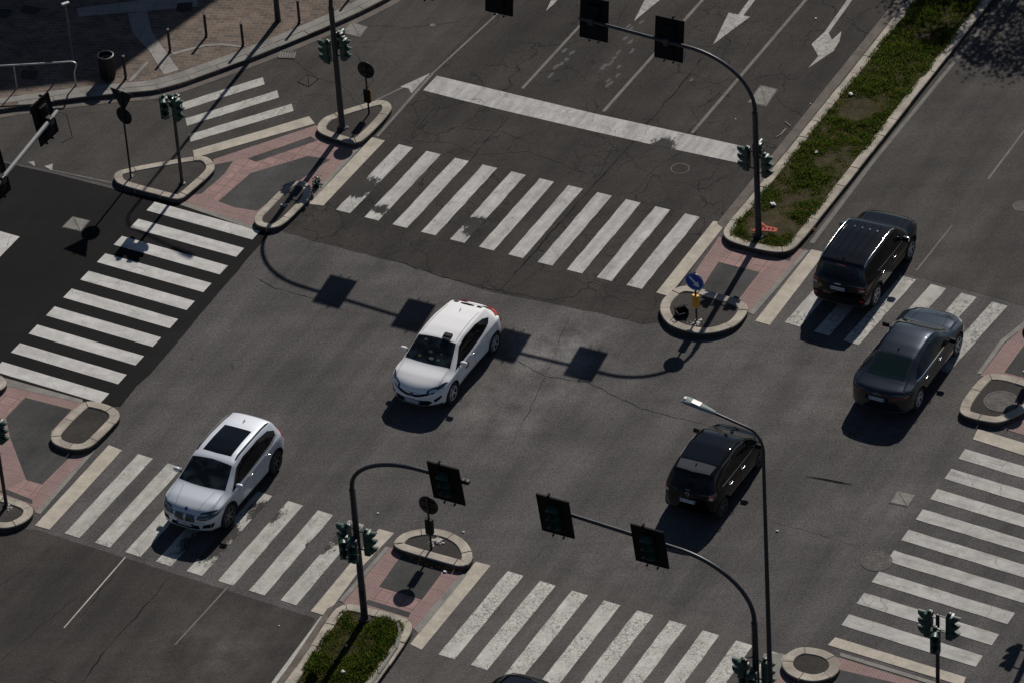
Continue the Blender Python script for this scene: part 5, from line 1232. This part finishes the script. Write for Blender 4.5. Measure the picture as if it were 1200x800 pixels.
c.patch('windshield', 'T', [(1.16, c.py(1.16, 0.98)), (1.22, 0.3), (1.23, 0), (1.22, -0.3), (1.16, -c.py(1.16, 0.98)), (0.50, -c.py(0.50, 0.94)), (0.46, 0), (0.50, c.py(0.50, 0.94))], M['shield'])
c.patch('sunroof', 'T', [(0.22, 0.45), (0.24, 0), (0.22, -0.45), (-0.98, -0.43), (-0.98, 0.43)], M['sunroof'], 0.005)
side_window(c, [(1.0, 0.10), (0.75, 0.50), (0.42, 0.84), (0.0, 0.90), (-0.8, 0.90), (-1.35, 0.82), (-1.62, 0.55), (-1.58, 0.32), (-1.2, 0.12), (0.0, 0.06)], M['glass'])
side_window(c, [(1.05, 0.04), (0.0, 0.0), (-1.3, 0.04), (-1.62, 0.26), (-1.60, 0.31), (-1.2, 0.09), (0.0, 0.05), (1.0, 0.085)], M['satin'], 'window_trim', 0.006)
c.patch('rear_window', 'B', [(-0.50, 1.16), (0.50, 1.16), (0.46, 1.40), (-0.46, 1.40)], M['glass'])
fin(c, -1.28, silver); rails(c, -1.62, 0.28, 0.93, M['steel_dark'], 0.035, 0.018)
for sg, pl in ((1, 'L'), (-1, 'R')):
    hl = c.patch('headlight', 'F', [(sg*0.36, 0.70), (sg*0.62, 0.68), (sg*0.86, 0.76), (sg*0.90, 0.84), (sg*0.66, 0.83), (sg*0.40, 0.79)], M['lamp_smoke'], 0.006, step=0.03)
    hl2 = c.patch('headlight_wrap', 'T', [(2.10, sg*0.46), (1.98, sg*0.72), (1.72, sg*0.885), (1.80, sg*0.80), (1.98, sg*0.62), (2.06, sg*0.46)], M['lamp_smoke'], 0.006, step=0.03)
    c.patch('fog_vent', 'F', [(sg*0.52, 0.42), (sg*0.78, 0.44), (sg*0.82, 0.58), (sg*0.56, 0.53)], M['well'], 0.004, step=0.03)
    c.patch('kidney_grille', 'F', [(sg*0.03, 0.60), (sg*0.30, 0.60), (sg*0.33, 0.70), (sg*0.29, 0.80), (sg*0.04, 0.80)], M['well'], 0.008, step=0.03)
    bars_ = MB()
    for i in range(7): c.line(bars_, 'F', [(sg*(0.06+i*0.036), 0.615), (sg*(0.06+i*0.036), 0.785)], 0.009, 0.012)
    c.line(bars_, 'F', [(sg*0.03, 0.60), (sg*0.30, 0.60), (sg*0.33, 0.70), (sg*0.29, 0.80), (sg*0.04, 0.80), (sg*0.03, 0.60)], 0.012, 0.0125); bars_.build('grille_bars', M['satin'], c.root)
    tl = c.patch('tail_light', pl, [(-1.84, 1.03), (-2.14, 1.05), (-2.20, 0.88), (-1.96, 0.86)], M['red_lamp'], 0.020, step=0.03)
    c.mirror(0.80, sg, silver, 1.09); c.handle(0.02, 0.90, sg, M['chrome']); c.handle(-0.95, 0.92, sg, M['chrome'])
    c.patch('sill_trim', pl, [(-0.95, 0.24), (0.9, 0.24), (0.9, 0.34), (-0.95, 0.34)], M['black'], 0.006)
c.patch('skid_plate', 'F', [(-0.75, 0.30), (0.75, 0.30), (0.70, 0.36), (-0.70, 0.36)], M['satin'], 0.012)
c.patch('lower_grille', 'F', [(-0.46, 0.38), (0.46, 0.38), (0.42, 0.50), (-0.42, 0.50)], M['well'], 0.006); c.plate('F', 0.50)
c.patch('emblem', 'T', [(2.055+0.045*math.cos(a*0.5236), 0.045*math.sin(a*0.5236)) for a in range(12)], M['plate_blue'], 0.008)
arch_trim(c, 0.045)
for x in c.axles:
    for sg in (-1, 1): c.wheel(x, sg, 'rim_dark', 6)
shut_lines(c, [[(1.04, 0.98), (1.0, 0.60), (0.92, 0.38)], [(-0.10, 1.0), (-0.12, 0.6), (-0.14, 0.36)], [(0.95, 0.37), (-0.9, 0.37)], [(-1.12, 1.04), (-1.05, 0.8), (-1.0, 0.60)], [(1.5, 0.80), (0, 0.84), (-1.6, 0.86)]], M['rim_dark'], [[(1.30, 0.74), (1.85, 0.74), (2.08, 0.60), (2.14, 0.3), (2.15, 0)], [(1.30, 0.50), (2.05, 0.36)]])
place(c, (324.5, 554), (271.5, 615), 1, R_(60.8-180)); BMW = c

# --- black boxy SUV with silver rails, seen from behind
c = Car(base_spec(L=4.24, W=1.81, R=0.35, axles=(-1.27, 1.30), curve=0.13, nose_in=0.13, tail_in=0.08, fascia=0.03,
    top=[(-2.12, 1.06), (-2.08, 1.12), (-2.02, 1.17), (-1.86, 1.52), (-1.78, 1.63), (-1.2, 1.665), (-0.2, 1.68), (0.35, 1.65), (0.55, 1.60), (1.0, 1.22), (1.12, 1.14), (1.25, 1.12), (1.75, 1.08), (2.02, 1.00), (2.10, 0.90), (2.12, 0.75)],
    belt=[(-2.12, 0.98), (-2.0, 1.08), (-1.0, 1.08), (0, 1.04), (1.1, 1.02), (1.8, 0.99), (2.05, 0.90), (2.12, 0.72)],
    roofw=[(-2.12, 0.76), (-1.9, 0.71), (-1.5, 0.71), (-0.5, 0.72), (0.4, 0.71), (0.8, 0.74), (1.15, 0.79), (1.7, 0.78), (2.12, 0.70)],
    bot=[(-2.12, 0.36), (-1.8, 0.28), (1.8, 0.27), (2.12, 0.34)]))
c.root = empty('suv_car', (0, 0, 0), 0, 'black boxy SUV with silver roof rails on the upper right crossing', 'car')
black = carpaint('paint_black', (0.0015, 0.0018, 0.0025), 0.25); black.node_tree.nodes['Principled BSDF'].inputs['Coat IOR'].default_value = 1.55; black.node_tree.nodes['Principled BSDF'].inputs['Coat Weight'].default_value = 0.9
c.build_body(black)
c.patch('windshield', 'T', [(1.06, c.py(1.06, 0.92)), (1.10, 0), (1.06, -c.py(1.06, 0.92)), (0.60, -c.py(0.60, 0.90)), (0.58, 0), (0.60, c.py(0.60, 0.90))], M['glass'])
side_window(c, [(0.92, 0.10), (0.55, 0.84), (0.2, 0.90), (-0.8, 0.90), (-1.5, 0.84), (-1.70, 0.70), (-1.66, 0.36), (-1.2, 0.12), (0.0, 0.06)], M['glass'])
side_window(c, [(0.92, 0.05), (0.0, 0.0), (-1.1, 0.04), (-1.1, 0.09), (0.0, 0.05), (0.9, 0.10)], M['satin'], 'window_trim', 0.007)
c.patch('rear_window', 'B', [(-0.60, 1.20), (-0.48, 1.14), (0.48, 1.14), (0.60, 1.20), (0.55, 1.48), (-0.55, 1.48)], M['glass'])
c.patch('brake_light', 'B', [(-0.16, 1.53), (0.16, 1.53), (0.14, 1.56), (-0.14, 1.56)], M['red_lamp'], 0.02)
rails(c, -1.72, 0.42, 0.97, M['chrome'], 0.05, 0.022); fin(c, -1.6, black)
for y in (-0.36, -0.12, 0.12, 0.36):
    c.patch('roof_rib', 'T', [(0.35, y-0.012), (0.35, y+0.012), (-1.45, y+0.012), (-1.45, y-0.012)], black, 0.010, step=0.1)
    c.patch('roof_rib_end', 'T', [(0.0, y-0.02), (0.0, y+0.02), (0.06, y+0.02), (0.06, y-0.02)], M['chrome'], 0.012, step=0.1)
for sg, pl in ((1, 'L'), (-1, 'R')):
    tl = c.patch('tail_light', 'B', [(sg*0.62, 0.86), (sg*0.86, 0.86), (sg*0.86, 1.06), (sg*0.62, 1.06)], M['red_dark'], 0.014, step=0.03)
    c.patch('tail_lens', 'B', [(sg*0.67, 0.90), (sg*0.81, 0.90), (sg*0.81, 0.95), (sg*0.67, 0.95)], M['lamp_clear'], 0.018, tl, step=0.03)
    c.patch('tail_glow', 'B', [(sg*0.70, 0.965), (sg*0.78, 0.965), (sg*0.78, 1.02), (sg*0.70, 1.02)], M['red_lamp'], 0.018, tl, step=0.03)
    c.patch('bumper_reflector', 'B', [(sg*0.68, 0.52), (sg*0.78, 0.52), (sg*0.78, 0.60), (sg*0.68, 0.60)], M['red_lamp'], 0.008, step=0.03)
    c.patch('headlight', 'F', [(sg*(0.68+0.11*math.cos(a*0.5236)), 0.84+0.11*math.sin(a*0.5236)) for a in range(12)], M['lamp_clear'], 0.01, step=0.04)
    c.patch('marker_lamp', pl, [(1.86, 0.86), (1.98, 0.86), (1.98, 0.92), (1.86, 0.92)], M['red_lamp'], 0.006, step=0.03)
    c.mirror(0.62, sg, M['chrome'], 1.18, (0.14, 0.23, 0.17)); c.handle(0.0, 0.93, sg, M['chrome']); c.handle(-0.85, 0.94, sg, M['chrome'])
    c.patch('hood_line', 'T', [(1.2, sg*0.58), (1.2, sg*0.60), (1.98, sg*0.56), (1.98, sg*0.54)], M['well'], 0.003)
c.plate('B', 0.90, y0=0.0); c.patch('plate_recess', 'B', [(-0.34, 0.82), (0.34, 0.82), (0.34, 1.0), (-0.34, 1.0)], M['black'], 0.006)
c.patch('lettering', 'B', [(-0.10, 1.035), (0.10, 1.035), (0.10, 1.055), (-0.10, 1.055)], M['satin'], 0.008)
c.patch('bumper_trim', 'B', [(-0.84, 0.36), (0.84, 0.36), (0.84, 0.385), (-0.84, 0.385)], M['satin'], 0.012)
c.patch('bumper_panel', 'B', [(-0.80, 0.40), (0.80, 0.40), (0.80, 0.66), (-0.80, 0.66)], M['black'], 0.006)
arch_trim(c, 0.06)
for x in c.axles:
    for sg in (-1, 1): c.wheel(x, sg, 'rim', 5)
shut_lines(c, [[(0.98, 1.0), (0.95, 0.60), (0.88, 0.38)], [(-0.12, 1.05), (-0.12, 0.36)], [(0.95, 0.40), (-0.9, 0.40)], [(-1.0, 1.06), (-0.95, 0.8), (-0.9, 0.60)]], M['well'], [[(1.18, 0.70), (1.95, 0.70), (2.05, 0.4), (2.06, 0)]])
place(c, (1027.5, 358), (1068, 304), -1, R_(60.6)); REN = c

# --- dark grey saloon with a sloping back, seen from behind
c = Car(base_spec(L=4.74, W=1.88, R=0.345, axles=(-1.42, 1.42), curve=0.20, nose_in=0.20, tail_in=0.15, fascia=0.04,
    top=[(-2.37, 0.93), (-2.33, 0.985), (-2.25, 1.0), (-1.95, 1.035), (-1.70, 1.08), (-0.95, 1.34), (-0.5, 1.40), (0.0, 1.42), (0.3, 1.40), (0.55, 1.34), (1.10, 1.04), (1.25, 1.0), (1.7, 0.95), (2.1, 0.85), (2.30, 0.74), (2.37, 0.62)],
    belt=[(-2.37, 0.78), (-2.2, 0.92), (-1.5, 0.97), (0, 0.93), (1.2, 0.90), (1.8, 0.84), (2.2, 0.72), (2.37, 0.58)],
    roofw=[(-2.37, 0.76), (-1.9, 0.70), (-1.4, 0.63), (-0.7, 0.605), (0.2, 0.61), (0.6, 0.66), (1.1, 0.78), (1.7, 0.76), (2.37, 0.64)],
    bot=[(-2.37, 0.32), (-1.9, 0.20), (1.9, 0.18), (2.37, 0.26)]))
c.root = empty('sedan_car', (0, 0, 0), 0, 'dark grey saloon with chrome window line beside the boxy SUV', 'car')
grey = carpaint('paint_dark_grey', (0.014, 0.018, 0.024), 0.5, 0.5)
grey.node_tree.nodes['Principled BSDF'].inputs['Coat IOR'].default_value = 1.62; grey.node_tree.nodes['Principled BSDF'].inputs['Roughness'].default_value = 0.34; c.build_body(grey)
c.patch('windshield', 'T', [(1.04, c.py(1.04, 0.93)), (1.12, 0.3), (1.13, 0), (1.12, -0.3), (1.04, -c.py(1.04, 0.93)), (0.56, -c.py(0.56, 0.90)), (0.50, 0), (0.56, c.py(0.56, 0.90))], M['sunroof'])
side_window(c, [(0.92, 0.10), (0.60, 0.62), (0.35, 0.84), (-0.1, 0.90), (-0.6, 0.88), (-1.0, 0.74), (-1.36, 0.46), (-1.46, 0.20), (-1.2, 0.10), (0.0, 0.06)], M['glass'])
side_window(c, [(0.95, 0.05), (0.0, 0.0), (-1.2, 0.0), (-1.52, 0.12), (-1.46, 0.20), (-1.2, 0.09), (0.0, 0.06), (0.92, 0.10)], M['chrome'], 'window_trim', 0.008)
c.patch('rear_window', 'T', [(-0.98, 0.50), (-0.95, 0), (-0.98, -0.50), (-1.72, -0.58), (-1.76, 0), (-1.72, 0.58)], plain('rear_glass', (0.006, 0.014, 0.014), 0.06, spec=0.4), rnd_=0)
fin(c, -0.72, M['black'])
for sg, pl in ((1, 'L'), (-1, 'R')):
    c.patch('tail_light', 'B', [(sg*0.40, 0.76), (sg*0.86, 0.78), (sg*0.88, 0.86), (sg*0.62, 0.86), (sg*0.42, 0.82)], M['red_dark'], 0.008, step=0.03)
    c.patch('tail_wrap', pl, [(-2.14, 0.80), (-2.28, 0.80), (-2.28, 0.86), (-2.16, 0.87)], M['red_dark'], 0.008, step=0.03)
    c.patch('headlight', 'T', [(2.22, sg*0.50), (2.05, sg*0.76), (1.85, sg*0.86), (1.92, sg*0.76), (2.14, sg*0.50)], M['lamp_clear'], 0.006, step=0.03)
    c.mirror(0.72, sg, M['black'], 0.98); c.handle(0.0, 0.80, sg, M['chrome']); c.handle(-0.98, 0.82, sg, M['chrome'])
    c.patch('reflector_stud', 'T', [(-0.92, sg*0.50), (-0.92, sg*0.53), (-0.96, sg*0.53), (-0.96, sg*0.50)], M['chrome'], 0.012)
    c.patch('hood_crease', 'T', [(1.22, sg*0.50), (1.22, sg*0.51), (2.1, sg*0.40), (2.1, sg*0.39)], M['well'], 0.003)
c.plate('B', 0.73); c.patch('plate_recess', 'B', [(-0.36, 0.66), (0.36, 0.66), (0.34, 0.81), (-0.34, 0.81)], M['black'], 0.006)
c.patch('bumper_trim', 'B', [(-0.85, 0.325), (0.85, 0.325), (0.85, 0.355), (-0.85, 0.355)], M['satin'], 0.014)
rg = MB()
for i in range(4): c.line(rg, 'B', [(-0.105+i*0.06+0.032*math.cos(a*0.7854), 0.885+0.026*math.sin(a*0.7854)) for a in range(9)], 0.008, 0.010)
rg.build('emblem', M['satin'], c.root)
for x in c.axles:
    for sg in (-1, 1): c.wheel(x, sg, 'rim', 5)
shut_lines(c, [[(1.0, 0.88), (0.95, 0.55), (0.88, 0.30)], [(-0.15, 0.92), (-0.18, 0.3)], [(0.9, 0.30), (-1.0, 0.30)], [(-1.15, 0.94), (-1.05, 0.7), (-1.05, 0.50)]], M['well'], [[(1.2, 0.76), (1.9, 0.74), (2.2, 0.55), (2.26, 0)], [(-1.85, 0.70), (-1.82, 0)]])
place(c, (1077.5, 478), (1123, 416), -1, R_(60.4)); AUD = c

# --- small black hatchback
c = Car(base_spec(L=3.60, W=1.68, R=0.31, axles=(-1.22, 1.25), curve=0.16, nose_in=0.16, tail_in=0.12, fascia=0.03,
    top=[(-1.80, 0.98), (-1.76, 1.03), (-1.70, 1.08), (-1.48, 1.40), (-1.38, 1.45), (-0.9, 1.50), (-0.2, 1.535), (0.3, 1.50), (0.55, 1.43), (0.9, 1.20), (1.22, 1.0), (1.32, 0.965), (1.55, 0.93), (1.70, 0.84), (1.78, 0.74), (1.80, 0.62)],
    belt=[(-1.80, 0.88), (-1.65, 0.98), (-1.0, 0.99), (0, 0.94), (1.1, 0.89), (1.5, 0.84), (1.70, 0.76), (1.80, 0.58)],
    roofw=[(-1.80, 0.66), (-1.55, 0.62), (-1.2, 0.62), (-0.4, 0.645), (0.4, 0.63), (0.8, 0.67), (1.2, 0.72), (1.8, 0.60)],
    bot=[(-1.80, 0.34), (-1.5, 0.22), (1.5, 0.20), (1.80, 0.28)]))
c.root = empty('hatchback_car', (0, 0, 0), 0, 'small black hatchback with a glass roof behind the street lamp pole', 'car')
blk2 = carpaint('paint_black_hatch', (0.0018, 0.0019, 0.0022), 0.3); blk2.node_tree.nodes['Principled BSDF'].inputs['Coat IOR'].default_value = 1.42; c.build_body(blk2)
c.patch('windshield', 'T', [(1.12, c.py(1.12, 0.92)), (1.18, 0), (1.12, -c.py(1.12, 0.92)), (0.56, -c.py(0.56, 0.90)), (0.52, 0), (0.56, c.py(0.56, 0.90))], M['glass'])
c.patch('glass_roof', 'T', [(0.46, 0.50), (0.44, 0), (0.46, -0.50), (-0.95, -0.54), (-0.97, 0), (-0.95, 0.54)], M['sunroof'], 0.005)
side_window(c, [(1.02, 0.10), (0.75, 0.50), (0.42, 0.84), (0.0, 0.90), (-0.6, 0.90), (-1.05, 0.80), (-1.28, 0.55), (-1.26, 0.26), (-1.0, 0.12), (0.0, 0.06)], M['glass'])
side_window(c, [(1.02, 0.04), (0.0, 0.0), (-1.2, 0.02), (-1.2, 0.08), (0.0, 0.05), (1.0, 0.09)], M['satin'], 'window_trim', 0.007)
c.patch('roof_end', 'T', [(-1.0, 0.54), (-1.0, -0.54), (-1.36, -0.50), (-1.40, 0), (-1.36, 0.50)], carpaint('paint_dull_grey', (0.055, 0.055, 0.060), 0.5, 0.0), 0.012)
c.patch('rear_window', 'B', [(-0.54, 1.10), (0.54, 1.10), (0.50, 1.36), (-0.50, 1.36)], M['glass'])
fin(c, -1.1, M['black'])
for sg, pl in ((1, 'L'), (-1, 'R')):
    side_window(c, [(0.50, 0.98), (0.0, 1.0), (-0.9, 1.0), (-0.9, 0.93), (0.0, 0.94), (0.5, 0.90)], M['rim_dark'], 'roof_strip', 0.006) if sg > 0 else None
    tl = c.patch('tail_light', 'B', [(sg*0.56, 0.82), (sg*0.72, 0.78), (sg*0.78, 0.86), (sg*0.76, 1.0), (sg*0.60, 0.98)], M['red_dark'], 0.012, step=0.03, rnd_=1)
    c.patch('tail_lens', 'B', [(sg*0.61, 0.83), (sg*0.70, 0.81), (sg*0.72, 0.89), (sg*0.63, 0.91)], M['lamp_clear'], 0.017, tl, step=0.03)
    c.patch('tail_glow', 'B', [(sg*0.62, 0.93), (sg*0.73, 0.91), (sg*0.73, 0.96), (sg*0.63, 0.96)], M['red_lamp'], 0.017, tl, step=0.03)
    c.patch('headlight', 'T', [(1.72, sg*0.46), (1.62, sg*0.66), (1.45, sg*0.76), (1.42, sg*0.64), (1.6, sg*0.46)], M['lamp_smoke'], 0.006, step=0.03)
    c.mirror(0.85, sg, M['black'], 1.02); c.handle(0.05, 0.82, sg, M['satin']); c.handle(-0.75, 0.84, sg, M['satin'])
c.plate('B', 0.70)
em = MB(); c.line(em, 'B', [(0.055*math.cos(a*0.5236), 0.925+0.05*math.sin(a*0.5236)) for a in range(1, 11)], 0.016, 0.012); c.line(em, 'B', [(0.02, 0.925), (0.06, 0.925)], 0.016, 0.012); c.line(em, 'B', [(-0.06, 1.03), (0.07, 1.03)], 0.018, 0.010); em.build('emblem', M['satin'], c.root)
for x in c.axles:
    for sg in (-1, 1): c.wheel(x, sg, 'rim_dark', 5)
shut_lines(c, [[(1.02, 0.88), (0.98, 0.55), (0.92, 0.32)], [(-0.10, 0.95), (-0.12, 0.32)], [(0.9, 0.32), (-0.85, 0.32)], [(-0.95, 0.96), (-0.9, 0.7), (-0.85, 0.5)]], M['well'], [[(1.3, 0.62), (1.6, 0.60), (1.72, 0.3), (1.73, 0)]])
place(c, (851, 603), (889, 548), -1, R_(60.6)); SMA = c

# --- car whose roof just shows at the bottom edge
c = Car(base_spec(L=4.2, W=1.78, R=0.33, axles=(-1.3, 1.3), top=[(-2.1, 0.88), (-1.95, 1.05), (-1.7, 1.40), (-1.0, 1.48), (0, 1.5), (0.4, 1.45), (1.1, 1.04), (1.7, 0.95), (2.05, 0.8), (2.1, 0.65)],
    belt=[(-2.1, 0.8), (-1.5, 0.98), (0, 0.94), (1.2, 0.9), (1.9, 0.78), (2.1, 0.6)], roofw=[(-2.1, 0.62), (-1.4, 0.56), (0.3, 0.57), (1.1, 0.68), (2.1, 0.6)], bot=[(-2.1, 0.34), (-1.8, 0.22), (1.8, 0.2), (2.1, 0.28)]))
c.root = empty('hatchback_car', (0, 0, 0), 0, 'black car of which only the tip of the bonnet shows at the bottom edge', 'car')
c.build_body(black)
c.patch('windshield', 'T', [(1.04, 0.62), (1.10, 0), (1.04, -0.62), (0.5, -0.5), (0.46, 0), (0.5, 0.5)], M['glass'])
side_window(c, [(0.95, 0.10), (0.45, 0.84), (-0.9, 0.9), (-1.5, 0.6), (-1.4, 0.2), (0.0, 0.06)], M['glass']); c.patch('rear_window', 'T', [(-1.62, 0.46), (-1.62, -0.46), (-1.88, -0.52), (-1.88, 0.52)], M['glass'])
for sg in (-1, 1): c.mirror(0.7, sg, black, 1.0); c.patch('headlight', 'T', [(2.0, sg*0.5), (1.9, sg*0.7), (1.72, sg*0.78), (1.7, sg*0.66), (1.9, sg*0.5)], M['lamp_smoke'], 0.006)
for x in c.axles:
    for sg in (-1, 1): c.wheel(x, sg, 'rim', 5)
g_ = G(627, 793, 0.75)-A*2.05; c.root.location = (g_.x, g_.y, 0.012); c.root.rotation_euler = (0, 0, R_(60.6))
